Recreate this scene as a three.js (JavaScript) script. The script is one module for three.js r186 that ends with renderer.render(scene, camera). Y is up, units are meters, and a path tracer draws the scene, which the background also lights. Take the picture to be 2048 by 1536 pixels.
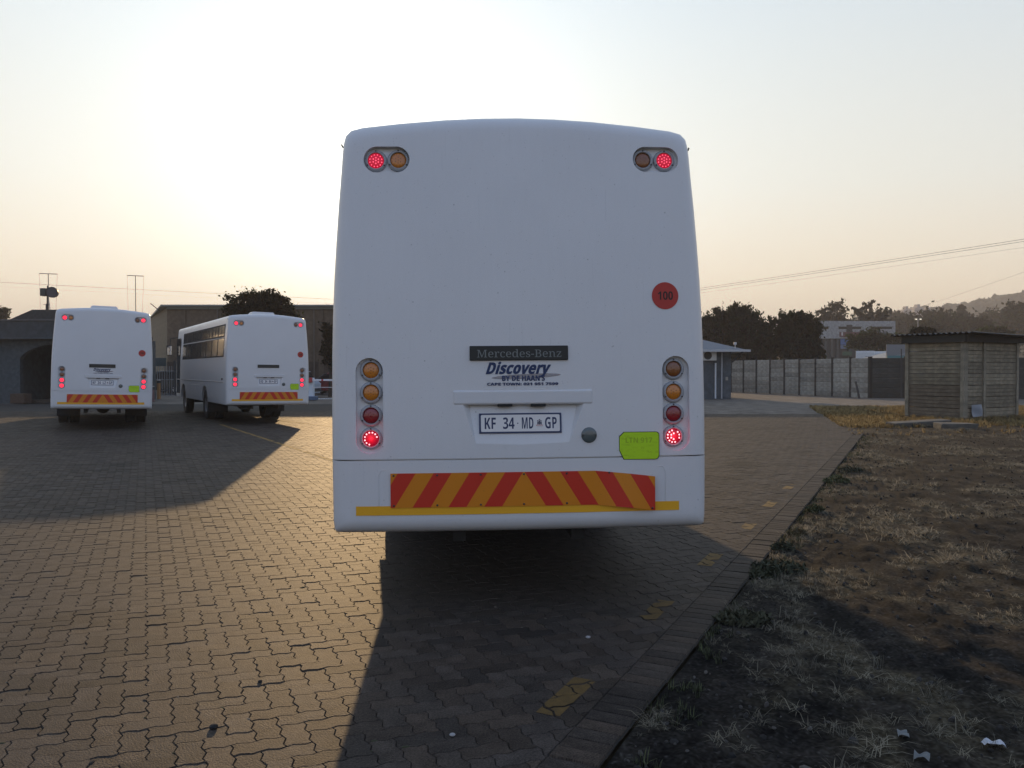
import * as THREE from 'three';
import { mergeGeometries, toCreasedNormals } from 'three/addons/utils/BufferGeometryUtils.js';
import { RoundedBoxGeometry } from 'three/addons/geometries/RoundedBoxGeometry.js';
import { ConvexGeometry } from 'three/addons/geometries/ConvexGeometry.js';
import { Brush, Evaluator, SUBTRACTION } from 'three-bvh-csg';
import { createNoise2D } from 'simplex-noise';

/* ------------------------------------------------------------------ camera, sky, sun, exposure */
const EXPOSURE = 1.0;
const FOCAL = 1650, HORIZON = 740, EYE = 1.65;          // pixels of the 2048 x 1536 photograph, metres
const scene = new THREE.Scene();
const camera = new THREE.PerspectiveCamera(2 * Math.atan(768 / FOCAL) * 180 / Math.PI, 4 / 3, 0.1, 4000);
camera.position.set(0, EYE, 0);
camera.rotation.set(-Math.atan((768 - HORIZON) / FOCAL), 0, 0);
camera.updateMatrixWorld(true);
const SUN_AZ = 9.8 * Math.PI / 180, SUN_EL = 11.5 * Math.PI / 180;
const sunDir = new THREE.Vector3(-Math.sin(SUN_AZ) * Math.cos(SUN_EL), Math.sin(SUN_EL), -Math.cos(SUN_AZ) * Math.cos(SUN_EL));
const sun = new THREE.DirectionalLight(new THREE.Color().setRGB(1, 0.67, 0.34), 4.6);
sun.position.copy(sunDir).multiplyScalar(200);
sun.castShadow = true; sun.shadow.mapSize.set(4096, 4096);
Object.assign(sun.shadow.camera, { left: -60, right: 60, top: 60, bottom: -60, near: 1, far: 500 });
scene.add(sun); scene.add(sun.target);
const lerp = (a, b, t) => a + (b - a) * t, clamp = (v, a = 0, b = 1) => Math.min(b, Math.max(a, v)), smooth = (a, b, v) => { const t = clamp((v - a) / (b - a)); return t * t * (3 - 2 * t); };
{
  const W = 1024, H = 512, d = new Float32Array(W * H * 4), v = new THREE.Vector3();
  const stops = [[0, 1.22, 1.0, .70], [5, 1.17, 1.02, .78], [12, 1.0, 1.01, .93], [25, .75, .87, .96], [45, .52, .63, .76], [90, .31, .42, .58]];
  for (let j = 0; j < H; j++) for (let i = 0; i < W; i++) {
    const az = ((i + .5) / W - .5) * 2 * Math.PI, el = ((j + .5) / H - .5) * Math.PI;
    v.set(Math.cos(az) * Math.cos(el), Math.sin(el), Math.sin(az) * Math.cos(el));
    const g = Math.acos(clamp(v.dot(sunDir), -1, 1)) * 180 / Math.PI, e = Math.max(0, el * 180 / Math.PI);
    let k = 0; while (k < stops.length - 2 && e > stops[k + 1][0]) k++;
    const t = clamp((e - stops[k][0]) / (stops[k + 1][0] - stops[k][0])), c = [1, 2, 3].map((n) => lerp(stops[k][n], stops[k + 1][n], t));
    const m = .72 + .28 * Math.exp(-((g / 58) ** 2)), back = smooth(30, 110, g);
    const tint = [lerp(1, .82, back), lerp(1, .98, back), lerp(1, 1.36, back)];
    const gl = 1.7 * Math.exp(-g / 7.5) + .12 * Math.exp(-g / 18), gc = [1, .95, .82];
    for (let n = 0; n < 3; n++) d[(j * W + i) * 4 + n] = el < -.01 ? [.10, .085, .07][n] / EXPOSURE : (c[n] * m * tint[n] + gl * gc[n]) / EXPOSURE;
    d[(j * W + i) * 4 + 3] = 1;
  }
  const sky = new THREE.DataTexture(d, W, H, THREE.RGBAFormat, THREE.FloatType);
  sky.mapping = THREE.EquirectangularReflectionMapping; sky.magFilter = sky.minFilter = THREE.LinearFilter; sky.needsUpdate = true;
  scene.background = sky; scene.environment = sky;
}
scene.fog = new THREE.FogExp2(new THREE.Color().setRGB(.75, .68, .6), 0.0009);
const renderer = new THREE.WebGLRenderer({ antialias: true });
renderer.toneMapping = THREE.LinearToneMapping; renderer.toneMappingExposure = EXPOSURE;
renderer.shadowMap.enabled = true;

/* ------------------------------------------------------------------ helpers */
function rng(seed) { let a = seed >>> 0; return () => { a = (a + 0x6D2B79F5) | 0; let t = Math.imul(a ^ (a >>> 15), 1 | a); t = (t + Math.imul(t ^ (t >>> 7), 61 | t)) ^ t; return ((t ^ (t >>> 14)) >>> 0) / 4294967296; }; }
const R = rng(7), rr = (a, b, r = R) => a + (b - a) * r();
const noise = createNoise2D(rng(11)), noise2 = createNoise2D(rng(23));
const fbm = (x, y, o = 4, n = noise) => { let s = 0, a = .5, f = 1; for (let i = 0; i < o; i++) { s += a * n(x * f, y * f); a *= .5; f *= 2.03; } return s; };
const V = (x, y, z) => new THREE.Vector3(x, y, z);
const lin = (r, g, b) => new THREE.Color().setRGB(r, g, b);
const XA = (px, Z) => (px - 1024) / FOCAL * Z;                       // x of a pixel column at depth Z
const YA = (py, Z) => EYE + (HORIZON - py) / FOCAL * Z;              // height of a pixel row at depth Z
const ZG = (py) => FOCAL * EYE / (py - HORIZON);                     // depth of the ground at a pixel row
const GP = (px, py) => { const Z = ZG(py); return [XA(px, Z), Z]; };
const std = (r, g, b, rough = .7, o = {}) => new THREE.MeshStandardMaterial({ color: lin(r, g, b), roughness: rough, ...o });
const phys = (r, g, b, rough = .5, o = {}) => new THREE.MeshPhysicalMaterial({ color: lin(r, g, b), roughness: rough, ...o });
const taken = new Map();
const numbered = (n) => { const k = taken.get(n) || 0; taken.set(n, k + 1); return k ? n + '_' + String(k).padStart(3, '0') : n; };
function part(parent, name, geo, mat) { const m = new THREE.Mesh(geo, mat); m.name = name; m.castShadow = m.receiveShadow = true; parent.add(m); return m; }
function thing(name, label, category, [x, y, z] = [0, 0, 0], turn = 0, group) {
  const o = new THREE.Group(); o.name = numbered(name); o.position.set(x, y, z); o.rotation.y = turn;
  o.userData = { label, category }; if (group) o.userData.group = group; scene.add(o); return o;
}
function single(name, label, category, geo, mat, extra = {}) { const m = part(scene, numbered(name), geo, mat); m.userData = { label, category, ...extra }; return m; }
const box = (w, h, d, x = 0, y = 0, z = 0) => new THREE.BoxGeometry(w, h, d).translate(x, y, z);
const rbox = (w, h, d, r, x = 0, y = 0, z = 0, seg = 2) => new RoundedBoxGeometry(w, h, d, seg, r).translate(x, y, z);
function rod(p, q, r1, r2 = r1, seg = 8) {
  const d = V(q.x - p.x, q.y - p.y, q.z - p.z), L = d.length();
  const g = new THREE.CylinderGeometry(r2, r1, L, seg, 1); g.translate(0, L / 2, 0);
  return g.applyQuaternion(new THREE.Quaternion().setFromUnitVectors(V(0, 1, 0), d.normalize())).translate(p.x, p.y, p.z);
}
const merge = (list) => mergeGeometries(list.map((g) => { const n = g.index ? g.toNonIndexed() : g; for (const k of Object.keys(n.attributes)) if (!['position', 'normal', 'uv'].includes(k)) n.deleteAttribute(k); if (!n.attributes.uv) n.setAttribute('uv', new THREE.BufferAttribute(new Float32Array(n.attributes.position.count * 2), 2)); return n; }));
function tex(w, h, fn, { srgb = true, repeat = true } = {}) {         // fn(u, v) -> [r, g, b] in 0..1
  const d = new Uint8Array(w * h * 4);
  for (let j = 0; j < h; j++) for (let i = 0; i < w; i++) { const c = fn(i / w, j / h); for (let n = 0; n < 3; n++) d[(j * w + i) * 4 + n] = clamp(c[n]) * 255; d[(j * w + i) * 4 + 3] = 255; }
  const t = new THREE.DataTexture(d, w, h, THREE.RGBAFormat); t.magFilter = THREE.LinearFilter; t.minFilter = THREE.LinearMipmapLinearFilter; t.generateMipmaps = true;
  if (srgb) t.colorSpace = THREE.SRGBColorSpace; if (repeat) t.wrapS = t.wrapT = THREE.RepeatWrapping; t.needsUpdate = true; return t;
}
const tnoise = (u, v, f, o = 4, n = noise) => {                      // noise that tiles over 0..1
  const a = 2 * Math.PI; let s = 0, k = .5, q = f; for (let i = 0; i < o; i++) { s += k * (n(u * q, v * q) * (1 - u) * (1 - v) + n((u - 1) * q, v * q) * u * (1 - v) + n(u * q, (v - 1) * q) * (1 - u) * v + n((u - 1) * q, (v - 1) * q) * u * v); k *= .5; q *= 2; } return s;
};
function canvasTex(w, h, draw) { const c = document.createElement('canvas'); c.width = w; c.height = h; draw(c.getContext('2d'), w, h); const t = new THREE.CanvasTexture(c); t.colorSpace = THREE.SRGBColorSpace; t.anisotropy = 8; return t; }

/* ------------------------------------------------------------------ shared surface textures */
const grainTex = tex(512, 512, (u, v) => { const n = .5 + .5 * tnoise(u, v, 90, 2) ; const m = .5 + .4 * tnoise(u, v, 8, 4, noise2); const s = .80 + .44 * (n - .5) + .42 * (m - .5) + (R() - .5) * .28 + (R() > .98 ? .26 : 0) - (R() > .985 ? .25 : 0); return [s, s * .985, s * .965]; });
const grainBump = tex(512, 512, (u, v) => { const n = .5 + .35 * tnoise(u, v, 110, 2) + .2 * tnoise(u, v, 12, 3, noise2) + (R() - .5) * .25; return [n, n, n]; }, { srgb: false });
const coarseTex = tex(512, 512, (u, v) => { const s = .72 + .22 * tnoise(u, v, 5, 5) + .14 * tnoise(u, v, 40, 2, noise2) + (R() - .5) * .08; return [s, s, s * .98]; });
const concreteMap = coarseTex.clone(); concreteMap.repeat.set(.7, .7); concreteMap.needsUpdate = true;

/* ------------------------------------------------------------------ ground, yard, verge soil */
const E0 = [0.365, 3.42], ED = [Math.sin(26 * Math.PI / 180), Math.cos(26 * Math.PI / 180)], EN = [ED[1], -ED[0]];   // outer edge of the paving: origin, direction, outward normal (x, depth)
const offEdge = (x, z) => (x - E0[0]) * EN[0] + (z - E0[1]) * EN[1];
const alongEdge = (x, z) => (x - E0[0]) * ED[0] + (z - E0[1]) * ED[1];
const CORNER = 21.3;
function paved(x, z, inset = 0) { if (z > 40 || z < 1.2) return false; const far = z > CORNER ? x - (9.09 + (z - CORNER) * .29) : -9; if (x > 4 && z > 31) return false; return Math.max(offEdge(x, z), far) < -inset; }
function polySheet(pts, y, uvScale = 1) {                             // flat sheet from [x, depth] corners
  const s = new THREE.Shape(pts.map(([x, z]) => new THREE.Vector2(x, z))), g = new THREE.ShapeGeometry(s);
  g.rotateX(-Math.PI / 2).translate(0, y, 0); return g;               // y of the shape becomes -z
}
{
  const g = new THREE.PlaneGeometry(3000, 3000, 1, 1).rotateX(-Math.PI / 2).translate(0, -.11, -900);
  const uv = g.attributes.uv; for (let i = 0; i < uv.count; i++) uv.setXY(i, uv.getX(i) * 220, uv.getY(i) * 220);
  const map = tex(512, 512, (u, v) => { const n = tnoise(u, v, 6, 5), k = clamp(.5 + n); return [lerp(.36, .47, k), lerp(.31, .41, k), lerp(.22, .28, k)]; });
  single('ground', 'flat dry ground of brown earth and straw reaching to the hills', 'ground', g, new THREE.MeshStandardMaterial({ map, roughness: 1 }), { kind: 'structure' });
}
// gravel yard behind the paving, up to the walls and buildings
{
  const map = tex(1024, 1024, (u, v) => { const n = tnoise(u, v, 7, 5), f = tnoise(u, v, 60, 2, noise2), s = .42 + .17 * n + .08 * f + (R() - .5) * .07; return [s * 1.0, s * .94, s * .86]; });
  map.repeat.set(.12, .12);
  const pts = [[-50, 39.5], [4.2, 39.5], [4.2, 30.8], [11.9, 30.8], [14.5, 38.5], [34, 36.5], [60, 34], [60, 70], [-60, 75]];
  single('gravel_yard', 'pale hard packed gravel between the paving and the boundary walls', 'yard', polySheet(pts, -.045), new THREE.MeshPhysicalMaterial({ map, roughness: .95, bumpMap: grainBump, bumpScale: .01, specularIntensity: .3 }), { kind: 'structure' });
}
// burnt verge soil right of the paving: uneven geometry, ash, straw and bare patches
const strawMask = (x, z) => fbm(x * .55 + 9, z * .4, 4) + .55 * fbm(x * 2.1, z * 1.3 + 4, 3, noise2);
const soilY = (x, z) => -.02 + .022 * fbm(x * .9, z * .9, 3) + .05 * Math.abs(fbm(x * 3.1, z * 3.1, 4, noise2)) * smooth(0, .3, offEdge(x, z)) + .02 * smooth(.3, 2.5, offEdge(x, z));
{
  const zs = [1.2], os = [0.01]; while (zs[zs.length - 1] < 37) zs.push(zs[zs.length - 1] + Math.max(.03, zs[zs.length - 1] * .0125));
  while (os[os.length - 1] < 42) os.push(os[os.length - 1] + Math.max(.028, os[os.length - 1] * .022));
  const nc = os.length, pos = [], uv = [], idx = [];
  for (const z of zs) for (const o of os) {
    let x = E0[0] + (z - E0[1]) * ED[0] / ED[1] + o / EN[0]; if (z > CORNER) x = 9.09 + (z - CORNER) * .29 + o / EN[0];
    pos.push(x, soilY(x, z), -z); uv.push(x / 24, z / 24);
  }
  for (let j = 0; j < zs.length - 1; j++) for (let i = 0; i < nc - 1; i++) { const a = j * nc + i; idx.push(a, a + 1, a + nc, a + 1, a + nc + 1, a + nc); }
  const g = new THREE.BufferGeometry(); g.setAttribute('position', new THREE.Float32BufferAttribute(pos, 3)); g.setAttribute('uv', new THREE.Float32BufferAttribute(uv, 2)); g.setIndex(idx); g.computeVertexNormals();
  const map = tex(2048, 2048, (u, v) => {
    const x = u * 24, z = v * 24, m = strawMask(x, z), b = fbm(x * 1.7 + 40, z * 1.7, 4), f = fbm(x * 26, z * 22, 2, noise2) + .5 * fbm(x * 7, z * 5, 2), s = clamp(.5 + 1.3 * m);
    const soil = [.128 + .10 * b + .07 * f, .119 + .09 * b + .07 * f, .108 + .08 * b + .062 * f], straw = [.31 + .14 * f, .28 + .125 * f, .215 + .10 * f];
    const k = s * s * .72, g2 = (R() - .5) * .10 + (R() > .965 ? .17 * R() : 0); return [0, 1, 2].map((n) => lerp(soil[n], straw[n], k) + g2);
  });
  single('verge_soil', 'dark burnt verge of ash, soil and straw litter beside the paving', 'soil', g, new THREE.MeshPhysicalMaterial({ map, roughness: 1, bumpMap: map, bumpScale: .03, specularIntensity: .15 }), { kind: 'structure' });
}

/* ------------------------------------------------------------------ interlocking paving */
const U = .1115, PA = 24 * Math.PI / 180, AX = [Math.cos(PA), Math.sin(PA)], BX = [-Math.sin(PA), Math.cos(PA)];
const OUT = (() => {                                                   // outline of one paver, centred, in units; S-shaped edge on every unit of the lattice
  const a = .08, q = [[.27, a], [.73, -a]], pts = [];
  const H = (x, y, dir) => { const s = dir > 0 ? q : [...q].reverse(); pts.push([dir > 0 ? x : x + 1, y]); for (const [t, d] of s) pts.push([x + t, y + d]); };
  const Vv = (x, y, dir) => { const s = dir > 0 ? q : [...q].reverse(); pts.push([x, dir > 0 ? y : y + 1]); for (const [t, d] of s) pts.push([x - d, y + t]); };
  H(-1, -.5, 1); H(0, -.5, 1); Vv(1, -.5, 1); H(0, .5, -1); H(-1, .5, -1); Vv(-1, -.5, -1); return pts.map(([x, y]) => [x * U, y * U]);
})();
function inset(poly, d) {                                              // moves the outline of a counter-clockwise polygon inwards
  const n = poly.length; return poly.map((p, i) => {
    const a = poly[(i + n - 1) % n], b = poly[(i + 1) % n], e1 = [p[0] - a[0], p[1] - a[1]], e2 = [b[0] - p[0], b[1] - p[1]], l1 = Math.hypot(...e1) || 1e-6, l2 = Math.hypot(...e2) || 1e-6;
    let nx = -e1[1] / l1 - e2[1] / l2, ny = e1[0] / l1 + e2[0] / l2; const l = Math.hypot(nx, ny) || 1e-6, c = Math.max(.45, l / 2); nx /= l; ny /= l; return [p[0] + nx * d / c, p[1] + ny * d / c];
  });
}
function slab(poly, drop = .0075, t = .0038, b = .0006) {               // top face plus sloping sides; poly in (x, depth)
  const top = inset(poly, t), bot = inset(poly, b), n = poly.length, pos = [], nor = [];
  const P = (p, y) => [p[0], y, -p[1]];
  for (const f of THREE.ShapeUtils.triangulateShape(top.map((p) => new THREE.Vector2(...p)), [])) for (const k of f) { pos.push(...P(top[k], 0)); nor.push(0, 1, 0); }
  for (let i = 0; i < n; i++) {
    const j = (i + 1) % n, ex = poly[j][0] - poly[i][0], ey = poly[j][1] - poly[i][1], l = Math.hypot(ex, ey) || 1, N = [ey / l * .9, .43, ex / l * .9];
    for (const p of [P(top[i], 0), P(bot[i], -drop), P(bot[j], -drop), P(top[i], 0), P(bot[j], -drop), P(top[j], 0)]) { pos.push(...p); nor.push(...N); }
  }
  const g = new THREE.BufferGeometry(); g.setAttribute('position', new THREE.Float32BufferAttribute(pos, 3)); g.setAttribute('normal', new THREE.Float32BufferAttribute(nor, 3));
  const uv = []; for (let i = 0; i < pos.length; i += 3) uv.push(pos[i] / 1.5, -pos[i + 2] / 1.5); g.setAttribute('uv', new THREE.Float32BufferAttribute(uv, 2)); return g;
}
function clipHalf(poly, f) {                                           // keeps the side where f(x, z) <= 0
  const out = []; for (let i = 0; i < poly.length; i++) { const a = poly[i], b = poly[(i + 1) % poly.length], fa = f(...a), fb = f(...b); if (fa <= 0) out.push(a); if ((fa < 0 && fb > 0) || (fa > 0 && fb < 0)) { const t = fa / (fa - fb); out.push([lerp(a[0], b[0], t), lerp(a[1], b[1], t)]); } } return out;
}
const SOLDIER = .228;
const paving = new THREE.Group(); paving.name = 'paving'; paving.userData = { label: 'brown interlocking zigzag block paving covering the bus yard', category: 'paving', kind: 'structure' }; scene.add(paving);
const paverMat = (r, g, b) => new THREE.MeshPhysicalMaterial({ color: lin(r, g, b), map: grainTex, bumpMap: grainBump, bumpScale: .004, roughness: .70, specularIntensity: .18 });
const PAVER_RGB = [.096, .081, .069];
const paverTone = (x, z, r) => {                                        // batch tone, oil stains and worn tracks
  const st = smooth(.18, .5, fbm(x * .45 + 3, z * .45, 3)) * .3 + smooth(.2, .5, fbm(x * 1.6, z * 1.6 + 8, 3, noise2)) * .3, k = (.74 + r() * .44) * (1 - st), w = (r() - .5) * .12; return [k * (1 + w * .6), k, k * (1 - w)];
};
{
  // bed of sand and dirt that shows in the joints
  const bed = polySheet([[-46, 1.2], [E0[0] - 2.22 * ED[0] / ED[1], 1.2], [9.09, CORNER], [11.9, 31], [4.2, 31], [4.2, 40], [-46, 40]], -.0068);
  part(paving, 'joint_sand', bed, std(.035, .029, .023, 1, { map: concreteMap }));
  const pr = rng(5), all = [], PXf = (x, z) => 1024 + FOCAL * x / z;
  const I0 = -420, I1 = 420, J1 = 420;
  for (let j = -200; j < J1; j++) for (let i = I0; i < I1; i++) {
    const m = (((i + j) % 4) + 4) % 4; if (m !== 0 && m !== 2) continue;
    const ci = m === 0 ? i + 1 : i + .5, cj = m === 0 ? j + .5 : j + 1, x = U * (ci * AX[0] + cj * BX[0]), z = U * (ci * AX[1] + cj * BX[1]);
    if (z < 1.9 || z > 33 || Math.abs(x) > .70 * z + 1.6 || !paved(x, z, SOLDIER - .16)) continue;
    all.push({ x, z, turn: PA + (m === 0 ? 0 : Math.PI / 2), cut: z < CORNER && offEdge(x, z) > -SOLDIER - .16, tone: paverTone(x, z, pr), dy: (pr() - .5) * .005, tx: (pr() - .5) * .018, tz: (pr() - .5) * .018 });
  }
  const inView = (p) => { const px = PXf(p.x, p.z), py = HORIZON + FOCAL * EYE / p.z; return px > -20 && px < 2068 && py < 1545; };
  const near = all.filter((p) => !p.cut && inView(p)).sort((a, b) => a.z - b.z); const chosen = new Set(near.slice(0, 300));
  const base = slab(OUT), variants = [0, 1, 2, 3, 4, 5].map((k) => { const g = base.clone(), uv = g.attributes.uv; for (let i = 0; i < uv.count; i++) uv.setXY(i, uv.getX(i) + k * .37, uv.getY(i) + k * .23); return g; });
  const mats = Array.from({ length: 9 }, (_, k) => { const f = .62 + k * .062, w = ((k * 5) % 9 - 4) * .011; return paverMat(PAVER_RGB[0] * f * (1 + w), PAVER_RGB[1] * f, PAVER_RGB[2] * f * (1 - w)); });
  const mtx = (p) => new THREE.Matrix4().compose(V(p.x, p.dy, -p.z), new THREE.Quaternion().setFromEuler(new THREE.Euler(p.tx, p.turn, p.tz, 'YXZ')), V(1, 1, 1));
  const nearGeo = [], farList = []; let n = 0;
  const cutPoly = (p) => { const c = Math.cos(p.turn), s = Math.sin(p.turn); return OUT.map(([a, b]) => [p.x + a * c - b * s, p.z + a * s + b * c]); };
  for (const p of all) {
    if (chosen.has(p)) { const m = part(paving, n ? 'paver_' + String(n).padStart(3, '0') : 'paver', variants[Math.floor(pr() * 6)], mats[clamp(Math.round((p.tone[1] - .62) / .062), 0, 8)]); n++; m.applyMatrix4(mtx(p)); }
    else if (p.cut) {
      const q = clipHalf(cutPoly(p), (x, z) => offEdge(x, z) + SOLDIER + .002); if (q.length < 4) continue; const ar = Math.abs(THREE.ShapeUtils.area(q.map((v) => new THREE.Vector2(...v)))); if (ar < .0008) continue;
      const g = slab(q); g.userData.tone = p.tone; nearGeo.push(g);
    } else if (p.z < 9) { const g = variants[Math.floor(pr() * 6)].clone().applyMatrix4(mtx(p)); g.userData.tone = p.tone; nearGeo.push(g); } else farList.push(p);
  }
  const tinted = nearGeo.map((g) => { const k = g.attributes.position.count, c = new Float32Array(k * 3); for (let i = 0; i < k; i++) c.set(g.userData.tone, i * 3); g.setAttribute('color', new THREE.BufferAttribute(c, 3)); return g; });
  const mm = paverMat(...PAVER_RGB); mm.vertexColors = true;
  part(paving, 'paver_field', mergeGeometries(tinted), mm).userData.kind = 'stuff';
  const inst = new THREE.InstancedMesh(base, paverMat(...PAVER_RGB), farList.length); inst.name = 'distant_paver_field'; inst.castShadow = inst.receiveShadow = true; inst.userData.kind = 'stuff';
  farList.forEach((p, k) => { inst.setMatrixAt(k, mtx(p)); inst.setColorAt(k, lin(...p.tone)); }); paving.add(inst);
  // moss and grit caught in the joints, at the corners of the blocks
  { const mr = rng(61), spots = []; for (const p of all) { if (p.z > 11 || p.cut || mr() > .62 * smooth(-.45, .35, fbm(p.x * .7, p.z * .7 + 20, 3))) continue; const e = OUT[Math.floor(mr() * OUT.length)], c = Math.cos(p.turn), s = Math.sin(p.turn); spots.push([p.x + e[0] * c - e[1] * s, p.z + e[0] * s + e[1] * c, .5 + mr() * mr() * 1.5]); }
    const mg = new THREE.IcosahedronGeometry(.0065, 1).scale(1.3, .55, 1), im = new THREE.InstancedMesh(mg, std(1, 1, 1, 1), spots.length), m4 = new THREE.Matrix4(), q = new THREE.Quaternion(); spots.forEach(([x, z, s], k) => { q.setFromAxisAngle(V(0, 1, 0), mr() * 6.28); im.setMatrixAt(k, m4.compose(V(x, -.002, -z), q, V(s * (.8 + mr()), s, s))); const g = mr(); im.setColorAt(k, g < .55 ? lin(.035, .038, .016) : g < .85 ? lin(.03, .024, .018) : lin(.13, .11, .085)); }); im.name = 'joint_moss'; im.userData.kind = 'stuff'; im.castShadow = im.receiveShadow = true; paving.add(im); }
  // soldier course along the verge: one block after the other
  const sg = slab([[-.0525, -.112], [.0525, -.112], [.0525, .112], [-.0525, .112]].map(([a, b]) => [a, b]), .02, .005, .001), len = (CORNER - E0[1]) / ED[1]; let c = 0;
  const ang = Math.atan2(ED[1], ED[0]);
  for (let t = -2.2; t < len; t += .1065) {
    const x = E0[0] + ED[0] * t - EN[0] * .116 + (pr() - .5) * .006, z = E0[1] + ED[1] * t - EN[1] * .116, tone = paverTone(x, z, pr)[1];
    const m = part(paving, c ? 'edge_paver_' + String(c).padStart(3, '0') : 'edge_paver', sg, mats[clamp(Math.round((tone - .66) / .062), 0, 8)]); c++;
    m.position.set(x, (pr() - .5) * .006 + .001, -z); m.rotation.set((pr() - .5) * .02, ang + (pr() - .5) * .03, (pr() - .5) * .03, 'YXZ');
  }
  // worn yellow paint: dashes along the verge are clipped to each paver, so the joints stay open
  const paint = (name, label, quad, shade, group) => {
    const xs = quad.map((p) => p[0]), zs = quad.map((p) => p[1]), geos = [], cx = (Math.min(...xs) + Math.max(...xs)) / 2, cz = (Math.min(...zs) + Math.max(...zs)) / 2, rad = Math.hypot(Math.max(...xs) - cx, Math.max(...zs) - cz) + .2;
    for (const p of all) {
      if (Math.hypot(p.x - cx, p.z - cz) > rad) continue; let q = inset(cutPoly(p), .0058);
      for (let k = 0; k < 4; k++) { const a = quad[k], b = quad[(k + 1) % 4]; q = clipHalf(q, (x, z) => (b[1] - a[1]) * (x - a[0]) - (b[0] - a[0]) * (z - a[1])); if (q.length < 3) break; }
      if (q.length < 3 || fbm(p.x * 5, p.z * 5, 2, noise2) > (name === 'painted_dash' ? .22 : .42)) continue;
      const f = THREE.ShapeUtils.triangulateShape(q.map((v) => new THREE.Vector2(...v)), []), pos = [], uv = []; for (const t of f) for (const k of t) { pos.push(q[k][0], p.dy + .0022, -q[k][1]); uv.push(q[k][0] / .6, q[k][1] / .6); }
      if (!pos.length) continue; const g = new THREE.BufferGeometry(); g.setAttribute('position', new THREE.Float32BufferAttribute(pos, 3)); g.setAttribute('uv', new THREE.Float32BufferAttribute(uv, 2)); g.computeVertexNormals(); geos.push(g);
    }
    if (!geos.length) return; const m = part(paving, name, mergeGeometries(geos), std(.21 * shade, .125 * shade, .02 * shade, .85, { map: grainTex, side: THREE.DoubleSide })); m.userData.label = label;
  };
  for (let k = 0; k < 6; k++) {
    const t = .62 + k * 1.665, o = -.40 + (pr() - .5) * .03, w = .062, l = .25, pt = (a, b) => [E0[0] + ED[0] * (t + a) + EN[0] * (o + b), E0[1] + ED[1] * (t + a) + EN[1] * (o + b)];
    paint('painted_dash', 'worn yellow painted dash beside the edge course', [pt(-l, -w), pt(-l, w), pt(l, w), pt(l, -w)], .75 + pr() * .35);
  }
  const line = (a, b, w, shade) => { const dx = b[0] - a[0], dz = b[1] - a[1], l = Math.hypot(dx, dz), nx = dz / l * w / 2, nz = -dx / l * w / 2; paint('painted_line', 'thin yellow painted bay line', [[a[0] - nx, a[1] - nz], [a[0] + nx, a[1] + nz], [b[0] + nx, b[1] + nz], [b[0] - nx, b[1] - nz]], shade); };
  line(GP(440, 849), GP(700, 933), .10, 1.8); line(GP(560, 841), GP(690, 857), .10, 1.8);
}

/* ------------------------------------------------------------------ buses */
const BUS_LEN = 10.2, AXLE_R = -3.65, AXLE_F = -8.15;
const lean = (y) => .13 * Math.pow(clamp((y - 1.0) / 2.35), 1.6);
const rearZ = (x, y) => -lean(y) - .035 * (x / 1.25) ** 2;
const rearTilt = (y) => -Math.atan((lean(y + .05) - lean(y - .05)) / .1);   // turn about x that lays a part on the rear face
const mainPos = V(.078, 0, -5.42), mainTurn = .0645, mainRoll = .0075;
const mainInv = new THREE.Matrix4().compose(mainPos, new THREE.Quaternion().setFromEuler(new THREE.Euler(0, mainTurn, mainRoll, 'YXZ')), V(1, 1, 1)).invert();
function onRear(px, py) {                                                // photo pixel -> bus coordinates on the rear face
  const o = V(0, EYE, 0).applyMatrix4(mainInv), d = V((px - 1024) / FOCAL, -(py - 768) / FOCAL, -1).applyQuaternion(camera.quaternion).transformDirection(mainInv);
  let x = 0, y = 1.6; for (let i = 0; i < 8; i++) { const t = (rearZ(x, y) - o.z) / d.z; x = o.x + d.x * t; y = o.y + d.y * t; } return [x, y];
}
const busMarks = new Float32Array(1024 * 1024);                          // road film: specks, insect spots, thin dried runs
{ const r = rng(404); for (let k = 0; k < 700; k++) { const x = r() * 1024 | 0, y = r() * 1024 | 0, q = r() < .12 ? 2 : 1, a = .05 + r() * .16; for (let j = 0; j < q; j++) for (let i = 0; i < q; i++) busMarks[((y + j) % 1024) * 1024 + (x + i) % 1024] = a; }
  for (let k = 0; k < 70; k++) { let x = r() * 1024; const y = r() * 1024 | 0, n = 8 + r() * 60, a = .012 + r() * .03; for (let j = 0; j < n; j++) { x += (r() - .5) * .4; busMarks[((y - j + 1024) % 1024) * 1024 + ((x | 0) + 1024) % 1024] += a; } } }
const busMap = tex(1024, 1024, (u, v) => { const n = tnoise(u, v, 4, 4), st = tnoise(u, v * .15, 60, 2, noise2), sp = R() > .9994 ? -.18 : 0, s = .905 + .018 * n + .006 * st + (R() - .5) * .014 + sp - busMarks[Math.min(1023, Math.round(v * 1024)) * 1024 + Math.min(1023, Math.round(u * 1024))]; return [s, s * .998, s * .99]; });
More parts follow.
